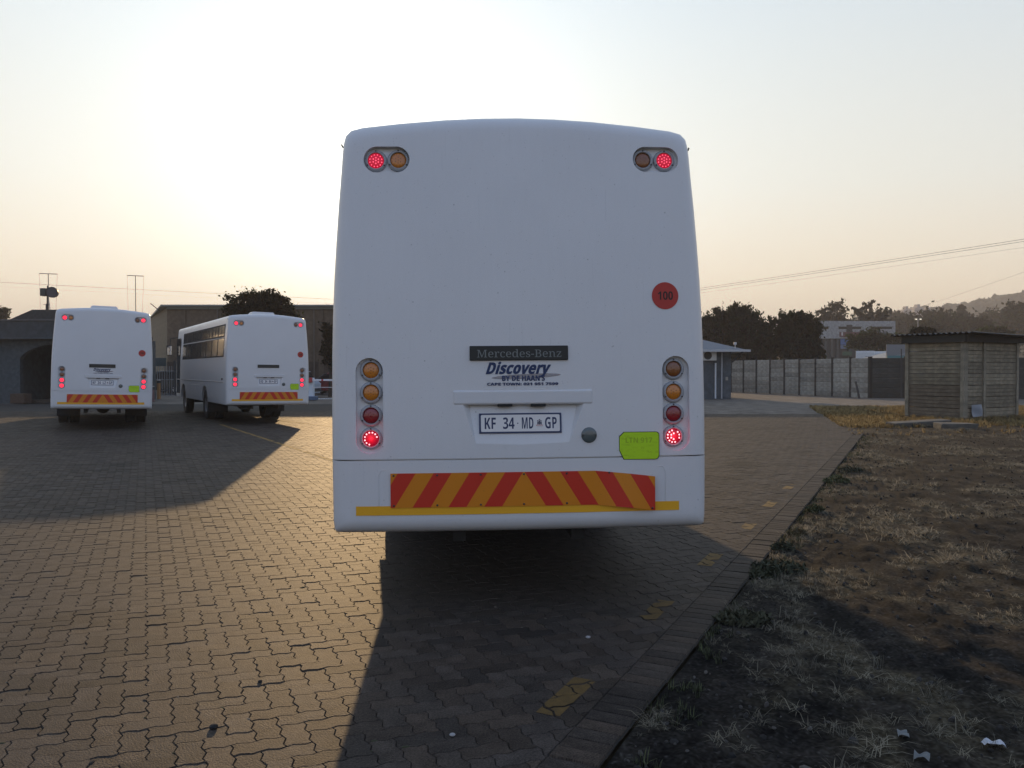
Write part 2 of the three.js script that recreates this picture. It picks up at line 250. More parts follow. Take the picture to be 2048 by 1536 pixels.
const M = {
  paint: phys(.80, .81, .83, .36, { map: busMap, clearcoat: .25, clearcoatRoughness: .25 }),
  rubber: std(.02, .02, .021, .85), black: std(.012, .012, .013, .6), dark: std(.035, .035, .036, .8), steel: std(.30, .30, .31, .45, { metalness: .7 }),
  bezel: phys(.33, .34, .35, .4), alu: std(.5, .51, .52, .4, { metalness: .6 }),
  glass: phys(.02, .02, .021, .14, { specularIntensity: .55 }), rail: std(.42, .42, .42, .5),
  amber: phys(.52, .17, .012, .25, { clearcoat: .8 }), amberDark: phys(.20, .062, .01, .3, { clearcoat: .8 }), red: phys(.22, .008, .014, .25, { clearcoat: .8 }),
  redLit: new THREE.MeshStandardMaterial({ color: lin(.3, .005, .02), roughness: .3, emissive: lin(.55, .004, .03), emissiveIntensity: .7 / EXPOSURE }),
  redDim: new THREE.MeshStandardMaterial({ color: lin(.3, .005, .02), roughness: .3, emissive: lin(.4, .004, .03), emissiveIntensity: .45 / EXPOSURE }),
  led: new THREE.MeshStandardMaterial({ color: lin(.4, .05, .08), roughness: .3, emissive: lin(1, .10, .17), emissiveIntensity: 1.6 / EXPOSURE }),
  ledHot: new THREE.MeshStandardMaterial({ color: lin(.4, .05, .08), roughness: .3, emissive: lin(1, .42, .46), emissiveIntensity: 2.4 / EXPOSURE }),
  farLit: new THREE.MeshStandardMaterial({ color: lin(.3, .005, .02), roughness: .3, emissive: lin(1, .03, .07), emissiveIntensity: 1.5 / EXPOSURE }),
  ledAmber: std(.17, .05, .008, .4), ledDark: std(.10, .004, .008, .4), screw: std(.04, .04, .04, .5), hood: phys(.80, .81, .83, .38, { map: busMap }),
  yellowTape: std(.80, .40, .012, .45), sticker: std(.42, .72, .012, .45), stickerEdge: std(.02, .03, .01, .7), reflector: phys(.09, .11, .11, .25, { clearcoat: .6 }), grime: std(.16, .13, .10, .9),
};
const halfSection = [[0, .58], [.6, .58], [1.18, .58], [1.228, .584], [1.246, .60], [1.252, .66], [1.254, .85], [1.255, 1.03], [1.255, 1.4], [1.253, 1.75], [1.247, 2.0], [1.238, 2.25], [1.224, 2.5], [1.208, 2.75], [1.19, 2.98], [1.182, 3.10], [1.174, 3.18], [1.160, 3.232], [1.125, 3.268], [1.05, 3.288], [.8, 3.316], [.5, 3.342], [.25, 3.355], [0, 3.36]];
const bodyGeo = (() => {
  const ring = [...halfSection, ...halfSection.slice(1, -1).reverse().map(([x, y]) => [-x, y])], n = ring.length, cy = 1.98, rows = [];
  const fade = (z) => 1 - smooth(.12, 1.0, -z), r = .10;
  const put = (ins, z, k = 1) => rows.push(ring.map(([x, y]) => { const a = x * (1 - ins / 1.255) * k, b = cy + (y - cy) * (1 - ins / 1.4) * k; return [a, b, z + rearZ(a, b) * fade(z)]; }));
  for (const k of [.02, .15, .3, .45, .6, .75, .88, .96]) put(r, 0, k);
  for (let i = 0; i <= 7; i++) { const f = i / 7 * Math.PI / 2; put(r * (1 - Math.sin(f)), -r * (1 - Math.cos(f))); }
  for (const z of [-.3, -.6, -1, -2, -4, -6, -8, -9.5]) put(0, z);
  for (let i = 0; i <= 5; i++) { const f = i / 5 * Math.PI / 2; put(.25 * (1 - Math.cos(f)), -BUS_LEN + .25 - .25 * Math.sin(f)); }
  for (const k of [.7, .35, .02]) put(.25, -BUS_LEN, k);
  const pos = [], idx = []; rows.forEach((row) => row.forEach((p) => pos.push(...p)));
  for (let j = 0; j < rows.length - 1; j++) for (let i = 0; i < n; i++) { const a = j * n + i, b = j * n + (i + 1) % n; idx.push(a, a + n, b, b, a + n, b + n); }
  const c0 = pos.length / 3; pos.push(0, cy, rearZ(0, cy)); pos.push(0, cy, -BUS_LEN); const last = (rows.length - 1) * n;
  for (let i = 0; i < n; i++) { idx.push(c0, i, (i + 1) % n); idx.push(c0 + 1, last + (i + 1) % n, last + i); }
  let g = new THREE.BufferGeometry(); g.setAttribute('position', new THREE.Float32BufferAttribute(pos, 3)); g.setIndex(idx);
  g = toCreasedNormals(g, .7);
  const ev = new Evaluator(); ev.attributes = ['position', 'normal']; ev.useGroups = false;
  let body = new Brush(g); body.updateMatrixWorld();
  const sub = (geo, x = 0, y = 0, z = 0, rx = 0) => { const q = geo.index ? geo.toNonIndexed() : geo; for (const k of Object.keys(q.attributes)) if (k !== 'position' && k !== 'normal') q.deleteAttribute(k); if (!q.attributes.normal) q.computeVertexNormals(); const b = new Brush(q); b.position.set(x, y, z); b.rotation.x = rx; b.updateMatrixWorld(); body = ev.evaluate(body, b, SUBTRACTION); };
  const capsule = (w, h, d) => { const s = new THREE.Shape(), q = Math.min(w, h) / 2, a = w / 2 - q, b = h / 2 - q; s.absarc(a, b, q, 0, Math.PI / 2); s.absarc(-a, b, q, Math.PI / 2, Math.PI); s.absarc(-a, -b, q, Math.PI, Math.PI * 1.5); s.absarc(a, -b, q, Math.PI * 1.5, Math.PI * 2); return new THREE.ExtrudeGeometry(s, { depth: d, bevelEnabled: false, curveSegments: 14 }); };
  const pod = (x0, y0, x1, y1) => { const a = onRear(x0, y0), b = onRear(x1, y1), cx = (a[0] + b[0]) / 2, cyy = (a[1] + b[1]) / 2, t = rearTilt(cyy); sub(capsule(Math.abs(b[0] - a[0]), Math.abs(b[1] - a[1]), .2), cx, cyy + Math.sin(t) * .042, rearZ(cx, cyy) - .042, t); };
  pod(727, 293, 819, 345); pod(1265, 293, 1357, 345); pod(711, 716, 767, 908); pod(1324, 712, 1380, 901);
  // number plate recess, deepest under its hood
  const q = (px, py) => onRear(px, py), a = q(924, 806), b = q(1170, 803), c = q(953, 894), d = q(1137, 891), zt = rearZ(0, a[1]), zb = rearZ(0, c[1]);
  sub(new ConvexGeometry([V(a[0] + .045, a[1], zt - .055), V(b[0] - .045, b[1], zt - .055), V(a[0] - .05, a[1], zt + .06), V(b[0] + .05, b[1], zt + .06), V(c[0], c[1], zb + .002), V(d[0], d[1], zb + .002), V(c[0] - .02, c[1], zb + .06), V(d[0] + .02, d[1], zb + .06)]));
  // joint between rear panel and bumper
  const s = new THREE.Shape(), jp = []; for (let i = 0; i <= 24; i++) { const x = -1.2 + i * .1; jp.push([x, -rearZ(x, 1.03) + .022 + .06 * smooth(1.05, 1.22, Math.abs(x)) ]); }
  s.moveTo(-1.4, -.2); s.lineTo(-1.4, .14); jp.forEach(([x, y]) => s.lineTo(x, y)); s.lineTo(1.4, .14); s.lineTo(1.4, -.2); s.closePath();
  const jg = new THREE.ExtrudeGeometry(s, { depth: .009, bevelEnabled: false }).rotateX(-Math.PI / 2);
  sub(jg, 0, onRear(1037, 917)[1] - .0045, 0);
  for (const sx of [-1, 1]) for (const az of [AXLE_R, AXLE_F]) sub(new THREE.CylinderGeometry(.6, .6, .5, 36).rotateZ(Math.PI / 2), sx * 1.06, .52, az);
  const out = body.geometry, P = out.attributes.position, N = out.attributes.normal, uv = new Float32Array(P.count * 2);
  for (let i = 0; i < P.count; i++) { const side = Math.abs(N.getX(i)) > .75; uv[i * 2] = (side ? P.getZ(i) : P.getX(i)) / 4; uv[i * 2 + 1] = P.getY(i) / 4; }
  out.setAttribute('uv', new THREE.BufferAttribute(uv, 2)); return out;
})();
// shared lamp pieces, facing +z
const lathe = (pts, seg = 28) => new THREE.LatheGeometry(pts.map(([x, y]) => new THREE.Vector2(x, y)), seg).rotateX(Math.PI / 2);
const bezelGeo = lathe([[.052, .004], [.054, .020], [.058, .022], [.070, .017], [.074, .006], [.074, -.004]]);
const lensGeo = lathe([[.0001, .021], [.025, .0195], [.042, .016], [.052, .010], [.053, -.002]]);
const screwGeo = merge([90, 210, 330].map((a) => new THREE.CylinderGeometry(.0055, .0055, .006, 8).rotateX(Math.PI / 2).translate(Math.cos(a * Math.PI / 180) * .064, Math.sin(a * Math.PI / 180) * .064, .021)));
const ledSpots = (() => { const s = [[0, 0]]; for (let i = 0; i < 6; i++) s.push([Math.cos(i * 1.0472 + .5) * .019, Math.sin(i * 1.0472 + .5) * .019]); for (let i = 0; i < 12; i++) s.push([Math.cos(i * .5236 + .26) * .039, Math.sin(i * .5236 + .26) * .039]); return s; })();
const ledGeo = (keep, r = .0052) => merge(ledSpots.filter((_, i) => keep(i)).map(([x, y]) => new THREE.SphereGeometry(r, 8, 6).scale(1, 1, .6).translate(x, y, .0195 - (x * x + y * y) * 3.2)));
const LEDS = { all: ledGeo(() => true), ring: ledGeo((i) => i >= 7 && ![18, 17, 16].includes(i), .0062), some: ledGeo((i) => ![1, 6, 17, 9, 0].includes(i), .0066), dim: ledGeo(() => true, .0042) };
function lamp(bus, name, x, y, kind, near) {
  const b = part(bus, name, bezelGeo, M.bezel); b.position.set(x, y, rearZ(x, y) - .040); b.rotation.x = rearTilt(y);
  const lit = kind.startsWith('lit'), amber = kind.startsWith('amber');
  part(b, 'lens', lensGeo, amber ? (kind === 'amberDark' ? M.amberDark : M.amber) : lit ? (near ? (kind === 'lit' ? M.redLit : M.redDim) : M.farLit) : M.red);
  if (near) part(b, 'mounting_screws', screwGeo, M.screw).userData.kind = 'stuff';
  if (near) part(b, 'led_cluster', kind === 'litRing' ? LEDS.ring : kind === 'litSome' ? LEDS.some : lit ? LEDS.all : LEDS.dim, kind === 'lit' ? M.led : lit ? M.ledHot : amber ? M.ledAmber : M.ledDark);
  return b;
}
const flat = (w, h, x, y, lift = .003, nx = 16, ny = 4) => { const g = new THREE.PlaneGeometry(w, h, nx, ny), p = g.attributes.position; for (let i = 0; i < p.count; i++) { const a = p.getX(i) + x, b = p.getY(i) + y; p.setXYZ(i, a, b, rearZ(a, b) + lift); } g.computeVertexNormals(); return g; };
const squeeze = (c, text, x, y, w, font, skew = 0) => { c.save(); c.font = font; const m = c.measureText(text).width; c.transform(w / m, 0, -skew, 1, x, y); c.fillText(text, 0, 0); if (skew || c.lineWidth > 2) c.strokeText(text, 0, 0); c.restore(); };
const badgeTex = (bright) => canvasTex(1024, 152, (c, w, h) => { c.fillStyle = '#101413'; c.fillRect(0, 0, w, h); c.fillStyle = bright; c.textBaseline = 'alphabetic'; squeeze(c, 'Mercedes-Benz', 62, 124, 905, '118px serif'); });
const plateTex = (a, b, d, e) => canvasTex(1024, 250, (c, w, h) => {
  c.fillStyle = '#1b2a4e'; c.fillRect(0, 0, w, h); c.fillStyle = '#d9d6d2'; c.beginPath(); c.roundRect(20, 18, w - 40, h - 36, 16); c.fill();
  c.fillStyle = '#17264c'; const f = 'bold 200px sans-serif'; squeeze(c, a, 54, 196, 158, f); squeeze(c, b, 290, 196, 150, f); squeeze(c, d, 520, 196, 160, f); squeeze(c, e, 812, 196, 160, f); c.beginPath(); c.arc(478, 128, 8, 0, 7); c.fill();
  // small provincial emblem: a shield between two supporters over a red line of print
  c.fillStyle = '#3b3a4a'; c.fillRect(722, 112, 16, 34); c.fillRect(762, 112, 16, 34); c.beginPath(); c.moveTo(738, 100); c.lineTo(762, 100); c.lineTo(760, 140); c.lineTo(750, 150); c.lineTo(740, 140); c.fill(); c.beginPath(); c.arc(750, 88, 10, 0, 7); c.arc(728, 100, 8, 0, 7); c.arc(772, 100, 8, 0, 7); c.fill(); c.fillStyle = '#a3594f'; c.fillRect(706, 150, 88, 9); c.fillStyle = '#a7a0a0'; c.fillRect(712, 172, 76, 5);
});
const decalTex = canvasTex(1024, 350, (c) => {
  c.clearRect(0, 0, 1024, 350); c.fillStyle = 'rgba(150,140,140,0.55)'; c.beginPath(); c.ellipse(545, 198, 440, 30, -.04, 0, 7); c.fill(); c.fillStyle = 'rgba(0,0,0,0)'; 
  c.fillStyle = '#152c56'; c.strokeStyle = '#152c56'; c.lineWidth = 9; c.lineJoin = 'round'; squeeze(c, 'Discovery', 22, 166, 800, 'bold 186px sans-serif', .34);
  c.fillStyle = '#1d2f57'; c.strokeStyle = '#1d2f57'; c.lineWidth = 4; squeeze(c, 'BY DE HAAN\u2019S', 232, 252, 552, 'bold 84px sans-serif'); c.lineWidth = 3; squeeze(c, 'CAPE TOWN: 021 951 7599', 46, 306, 905, 'bold 42px sans-serif');
});
const discTex = canvasTex(256, 256, (c) => { c.fillStyle = '#b2352b'; c.fillRect(0, 0, 256, 256); c.fillStyle = '#16130f'; squeeze(c, '100', 54, 166, 152, 'bold 110px sans-serif'); });
const stickerTex = canvasTex(512, 360, (c) => { c.fillStyle = '#b4de10'; c.fillRect(0, 0, 512, 360); for (let i = 0; i < 60; i++) { c.fillStyle = 'rgba(120,150,20,' + (.05 + R() * .12) + ')'; c.fillRect(R() * 512, R() * 360, 20 + R() * 90, 4 + R() * 26); } c.fillStyle = 'rgba(120,150,10,0.55)'; squeeze(c, 'LTN 917', 70, 140, 360, 'bold 96px sans-serif'); });
const boardTex = canvasTex(2048, 256, (c, w, h) => {
  c.fillStyle = '#cf7d06'; c.fillRect(0, 0, w, h); c.fillStyle = '#c22a14'; const p = w / 7.45, sk = .64 * h;
  for (let k = 0; k < 5; k++) for (const s of [-1, 1]) { const x = w / 2 + s * (k * p + 6), e = s * p / 2; c.beginPath(); c.moveTo(x, 0); c.lineTo(x + e, 0); c.lineTo(x + e + s * sk, h); c.lineTo(x + s * sk, h); c.fill(); }
  for (let i = 0; i < 150; i++) { c.fillStyle = 'rgba(60,40,20,' + R() * .16 + ')'; c.fillRect(R() * w, R() * h, 2 + R() * 16, 1 + R() * 5); }
});
const tyreGeo = (() => { const s = [[.27, -.115], [.36, -.135], [.45, -.138], [.485, -.125], [.50, -.10]]; for (const y of [-.06, -.02, .02, .06]) s.push([.50, y - .012], [.488, y - .01], [.488, y + .01], [.50, y + .012]); s.push([.50, .10], [.485, .125], [.45, .138], [.36, .135], [.27, .115]); return new THREE.LatheGeometry(s.map(([x, y]) => new THREE.Vector2(x, y)), 40).rotateZ(Math.PI / 2); })();
const rimGeo = (() => { const g = [new THREE.LatheGeometry([[.275, .11], [.27, .09], [.22, .07], [.16, .02], [.10, .03], [.09, .09], [.0001, .10]].map(([x, y]) => new THREE.Vector2(x, y)), 28)]; for (let i = 0; i < 8; i++) g.push(new THREE.CylinderGeometry(.014, .014, .03, 6).translate(Math.cos(i * .785) * .135, .045, Math.sin(i * .785) * .135)); return merge(g).rotateZ(-Math.PI / 2); })();
function makeBus(o) {
  const bus = thing('bus', o.label, 'bus', [o.pos.x, 0, o.pos.z], 0, 'white single deck buses'); bus.rotation.set(0, o.turn, o.roll, 'YXZ');
  const near = !!o.near;
  part(bus, 'body', bodyGeo, M.paint);
  // lamps: upper pairs, then columns of four
  const Lu = onRear(751, 320), La = onRear(796, 319), Ra = onRear(1287, 319), Ru = onRear(1330, 320);
  lamp(bus, 'marker_lamp', ...Lu, 'lit', near); lamp(bus, 'indicator_lamp', ...La, 'amber', near); lamp(bus, 'indicator_lamp', ...Ra, 'amberDark', near); lamp(bus, 'marker_lamp', ...Ru, 'lit', near);
  const kinds = near ? ['amber', 'amber', 'red', 'litRing'] : ['amberDark', 'amberDark', 'lit', 'lit'], kr = near ? ['amberDark', 'amber', 'red', 'litSome'] : kinds;
  [[741, 741], [741, 786], [741, 832], [741, 878]].forEach((p, i) => lamp(bus, i < 2 ? 'indicator_lamp' : 'tail_lamp', ...onRear(...p), kinds[i], near));
  [[1349, 738], [1349, 784], [1349, 828], [1349, 873]].forEach((p, i) => lamp(bus, i < 2 ? 'indicator_lamp' : 'tail_lamp', ...onRear(...p), kr[i], near));
  const span = (x0, y0, x1, y1) => { const a = onRear(x0, y0), b = onRear(x1, y1); return { w: b[0] - a[0], h: a[1] - b[1], x: (a[0] + b[0]) / 2, y: (a[1] + b[1]) / 2 }; };
  // badge, lettering, speed disc
  { const s = span(939, 692, 1136, 720), g = rbox(s.w, s.h, .014, .006); part(bus, 'badge', g, M.black).position.set(s.x, s.y, rearZ(s.x, s.y) + .006); part(bus.children[bus.children.length - 1], 'badge_lettering', new THREE.PlaneGeometry(s.w - .012, s.h - .008).translate(0, 0, .0085), new THREE.MeshStandardMaterial({ map: badgeTex(near ? '#6f7472' : '#3c4140'), roughness: .4 })); bus.children[bus.children.length - 1].rotation.x = rearTilt(s.y); }
  if (o.decal) { const s = span(966, 720, 1128, 777); part(bus, 'dealer_lettering', flat(s.w, s.h, s.x, s.y), new THREE.MeshStandardMaterial({ map: decalTex, transparent: true, roughness: .5 })); }
  { const s = span(1303, 564, 1357, 619), r = s.w / 2; const g = new THREE.CircleGeometry(r, 40).translate(s.x, s.y, 0), p = g.attributes.position; for (let i = 0; i < p.count; i++) p.setZ(i, rearZ(p.getX(i), p.getY(i)) + .003); part(bus, 'speed_limit_disc', g, new THREE.MeshStandardMaterial({ map: discTex, roughness: .5 })); }
  // hood and plate
  { const s = span(905, 780, 1186, 808); part(bus, 'plate_hood', rbox(s.w, s.h, .05, .018, s.x, s.y, rearZ(0, s.y) - .0222, 4), M.hood);
    for (const px of [1010, 1077]) { const q = onRear(px, 811); part(bus, 'plate_lamp', rbox(.10, .022, .04, .006, q[0], q[1] + .004, rearZ(...q) - .022), M.black); } }
  { const s = span(958, 827, 1124, 866), m = part(bus, 'number_plate', rbox(s.w, s.h, .006, .0028), std(.1, .13, .24, .5)); m.position.set(s.x, s.y, rearZ(s.x, s.y) - .020); m.rotation.x = -.18; part(m, 'plate_characters', new THREE.PlaneGeometry(s.w - .004, s.h - .004).translate(0, 0, .0042), new THREE.MeshStandardMaterial({ map: plateTex(...o.plate), roughness: .45 })); }
  { const q = onRear(1178, 870); const m = part(bus, 'round_reflector', lathe([[.0001, .014], [.03, .012], [.046, .008], [.052, 0], [.052, -.006]]), M.reflector); m.position.set(q[0], q[1], rearZ(...q) + .004); if (near) part(m, 'mounting_screws', merge([-1, 1].map((k) => new THREE.CylinderGeometry(.007, .007, .008, 8).rotateX(Math.PI / 2).translate(k * .043, 0, .009))), M.screw).userData.kind = 'stuff'; }
  { const s = span(1239, 865, 1317, 917), w = s.w / 2, h = s.h / 2, outline = (k) => { const sh = new THREE.Shape(), a = w + k, b = h + k; sh.moveTo(-a + .03, -b); sh.lineTo(a - .03, -b); sh.quadraticCurveTo(a, -b, a, -b + .03); sh.lineTo(a, b - .025); sh.quadraticCurveTo(a, b, a - .025, b); sh.lineTo(-a + .03, b); sh.lineTo(-a, b - .03); sh.lineTo(-a, -b + .06); sh.closePath(); return new THREE.ShapeGeometry(sh); };
    const g = outline(0), uv = g.attributes.uv, p = g.attributes.position; for (let i = 0; i < uv.count; i++) uv.setXY(i, p.getX(i) / s.w + .5, p.getY(i) / s.h + .5);
    const z = rearZ(s.x, s.y), m = part(bus, 'sticker_border', outline(.004), M.stickerEdge); m.position.set(s.x, s.y, z + .004); part(m, 'reflective_sticker', g, new THREE.MeshStandardMaterial({ map: stickerTex, roughness: .5 })).position.z = .002; }
  // chevron board, bent down and out at its right end where a screw has gone
  { const s = span(781, 947, 1308, 1006), g = new THREE.BoxGeometry(s.w, s.h, .004, 48, 4, 1), p = g.attributes.position; const sag = near ? 1 : 0;
    for (let i = 0; i < p.count; i++) { const x = p.getX(i), t = clamp((x / s.w + .5 - .77) / .23), y = p.getY(i); p.setY(i, y - sag * t * (.036 + .006 * t)); const a = x + s.x, b = y + s.y; p.setZ(i, p.getZ(i) + rearZ(a, b) + .007 + sag * (.026 * t * t + .012 * Math.sin(t * 3) * (-y / s.h + .5))); p.setX(i, a); p.setY(i, p.getY(i) + s.y); }
    g.computeVertexNormals(); const m = part(bus, 'chevron_board', g, new THREE.MeshStandardMaterial({ map: boardTex, roughness: .42 })); const rv = []; for (let k = 0; k < 7; k++) for (const v of [-1, 1]) { if (k === 6 && v > 0 && near) continue; const a = s.x + (k / 6 - .5) * (s.w - .04), b = s.y + v * (s.h / 2 - .014); rv.push(new THREE.SphereGeometry(.007, 8, 5).translate(a, b - (k === 6 ? .04 * sag : 0), rearZ(a, b) + .011 + (k === 6 ? .03 * sag : 0))); } part(m, 'rivets', merge(rv), M.screw); }
  { const s = span(712, 1013, 1358, 1019.5), g = flat(s.w, s.h, s.x, s.y, .0026, 30, 1); part(bus, 'reflective_strip', g, M.yellowTape); }
  // bumper mounting panel outline
  { const s = span(757, 941, 1331, 1000), pts = []; for (const [a, b] of [[-1, -1], [-1, .8], [-.985, 1], [.985, 1], [1, .8], [1, -1]]) { const x = s.x + a * s.w / 2, y = s.y + b * s.h / 2; pts.push(V(x, y, rearZ(x, y) + .0002)); } const cp = new THREE.CurvePath(); for (let i = 0; i < pts.length - 1; i++) cp.add(new THREE.LineCurve3(pts[i], pts[i + 1])); part(bus, 'panel_bead', new THREE.TubeGeometry(cp, 60, .0026, 5), M.hood); }
  // side fittings
  for (const [sx, y, z] of [[-1, 1.36, -.6], [1, .68, -.35]]) part(bus, 'side_marker', rbox(.05, .06, .03, .008, sx * 1.262, y, z), M.black);
  for (const sx of [-1, 1]) part(bus, 'gutter_hook', merge([rod(V(sx * 1.16, 3.17, -.25), V(sx * 1.183, 3.16, -.25), .005), rod(V(sx * 1.183, 3.16, -.25), V(sx * 1.19, 3.18, -.25), .005)]), M.dark);
  // side windows: dark frames with a lower pane and two sliding panes
  const tilt = Math.atan((1.247 - 1.19) / .98), frameG = rbox(.02, 1.0, .98, .006), lowG = box(.012, .52, .86, 0, -.205, 0), upG = box(.012, .30, .39), railG = box(.018, .03, .95, 0, .085, 0);
  for (const sx of [-1, 1]) {
    for (let k = 0; k < 9; k++) { if (k === 8) continue; const m = part(bus, 'window_frame', frameG, M.rubber); m.position.set(sx * 1.2155, 2.53, -.98 - k * 1.0); m.rotation.z = sx * tilt; part(m, 'lower_pane', lowG, M.glass).position.x = sx * .007; for (const q of [-1, 1]) part(m, 'sliding_pane', upG, M.glass).position.set(sx * .007, .30, q * .23); part(m, 'window_rail', railG, M.rail).position.x = sx * .006; }
    part(bus, 'belt_moulding', rbox(.02, .03, BUS_LEN - 1, .008, sx * 1.257, 1.27, -BUS_LEN / 2), M.rail);
    part(bus, 'locker_flap', rbox(.012, .42, .9, .01, sx * 1.254, .92, -5.9), M.paint); part(bus, 'locker_flap', rbox(.012, .42, .9, .01, sx * 1.254, .92, -4.9 - .08), M.paint);
    const arm = part(bus, 'mirror_arm', merge([rod(V(sx * 1.15, 2.95, -BUS_LEN + .1), V(sx * 1.42, 2.9, -BUS_LEN - .15), .016), rod(V(sx * 1.42, 2.9, -BUS_LEN - .15), V(sx * 1.46, 2.6, -BUS_LEN - .1), .016)]), M.black);
    part(arm, 'mirror_head', rbox(.22, .42, .09, .03, sx * 1.48, 2.42, -BUS_LEN - .1), M.black); part(arm, 'mirror_glass', box(.18, .36, .004, sx * 1.48, 2.42, -BUS_LEN - .052), std(.8, .8, .8, .04, { metalness: 1 }));
  }
  part(bus, 'entrance_door', rbox(.02, 2.15, .86, .02, -1.248, 1.8, -BUS_LEN + .78), M.glass);
  part(bus, 'windscreen', rbox(2.2, 1.25, .04, .015, 0, 2.3, -BUS_LEN - .002), M.glass);
  part(bus, 'roof_hatch', merge([rbox(.70, .08, .5, .03, 0, 3.402, -1.05), rbox(.64, .035, .46, .015, 0, 3.446, -1.05)]), M.hood);
  // running gear
  const wheel = (x, z, out) => { const m = part(bus, 'wheel_tyre', tyreGeo, M.rubber); m.position.set(x, .5, z); part(m, 'wheel_rim', rimGeo, M.steel).rotation.y = out > 0 ? 0 : Math.PI; };
  for (const sx of [-1, 1]) { wheel(sx * 1.06, AXLE_F, sx); wheel(sx * 1.08, AXLE_R, sx); wheel(sx * .78, AXLE_R, sx); part(bus, 'mud_flap', rbox(.62, .42, .015, .005, sx * .93, .46, AXLE_R + .68), M.rubber); part(bus, 'chassis_rail', box(.09, .22, BUS_LEN - .6, sx * .42, .56, -BUS_LEN / 2 - .1), M.dark); }
  part(bus, 'rear_axle', merge([rod(V(-.95, .5, AXLE_R), V(.95, .5, AXLE_R), .07), new THREE.SphereGeometry(.2, 16, 10).scale(1, .95, .9).translate(0, .48, AXLE_R)]), M.dark);
  part(bus, 'front_axle', rod(V(-1, .45, AXLE_F), V(1, .45, AXLE_F), .055), M.dark);
  part(bus, 'fuel_tank', rbox(.55, .32, 1.1, .06, .78, .52, -5.6), M.dark); part(bus, 'exhaust_pipe', rod(V(.6, .52, -3.0), V(.6, .55, -1.6), .045), M.dark); 
  return bus;
}
const mainBus = makeBus({ near: true, decal: true, plate: ['KF', '34', 'MD', 'GP'], pos: mainPos, turn: mainTurn, roll: mainRoll, label: 'white bus with its chevron board bent loose at one end and plainly legible plate' });
makeBus({ decal: true, plate: ['KF', '24', 'LZ', 'GP'], pos: V(XA(203, 22.6), 0, -22.6), turn: .455, roll: -.024, label: 'white bus showing only its rear beside the grey arched building' });
makeBus({ plate: ['KD', '34', 'BW', 'GP'], pos: V(-7.42, 0, -25.15), turn: .525, roll: -.012, label: 'white bus turned to show its window side, in front of the brown warehouse' });
// the lit tail lamps redden the recesses they sit in
mainBus.updateMatrixWorld(true);
for (const p of [[741, 878], [1349, 873]]) { const [x, y] = onRear(...p), l = new THREE.PointLight(lin(1, .06, .12), .012, 1.2); l.position.copy(V(x, y, rearZ(x, y) + .01).applyMatrix4(mainBus.matrixWorld)); l.castShadow = true; scene.add(l); }

/* ------------------------------------------------------------------ buildings */
const wallMat = (r, g, b, rough = .9) => std(r, g, b, rough, { map: concreteMap });
const boxUV = (g, k = 1) => { const p = g.attributes.position, n = g.attributes.normal, uv = g.attributes.uv; for (let i = 0; i < p.count; i++) { if (Math.abs(n.getY(i)) > .7) uv.setXY(i, p.getX(i) * k, p.getZ(i) * k); else if (Math.abs(n.getX(i)) > .7) uv.setXY(i, p.getZ(i) * k, p.getY(i) * k); else uv.setXY(i, p.getX(i) * k, p.getY(i) * k); } return g; };
const wbox = (w, h, d, x, y, z) => boxUV(box(w, h, d, x, y, z), .6);
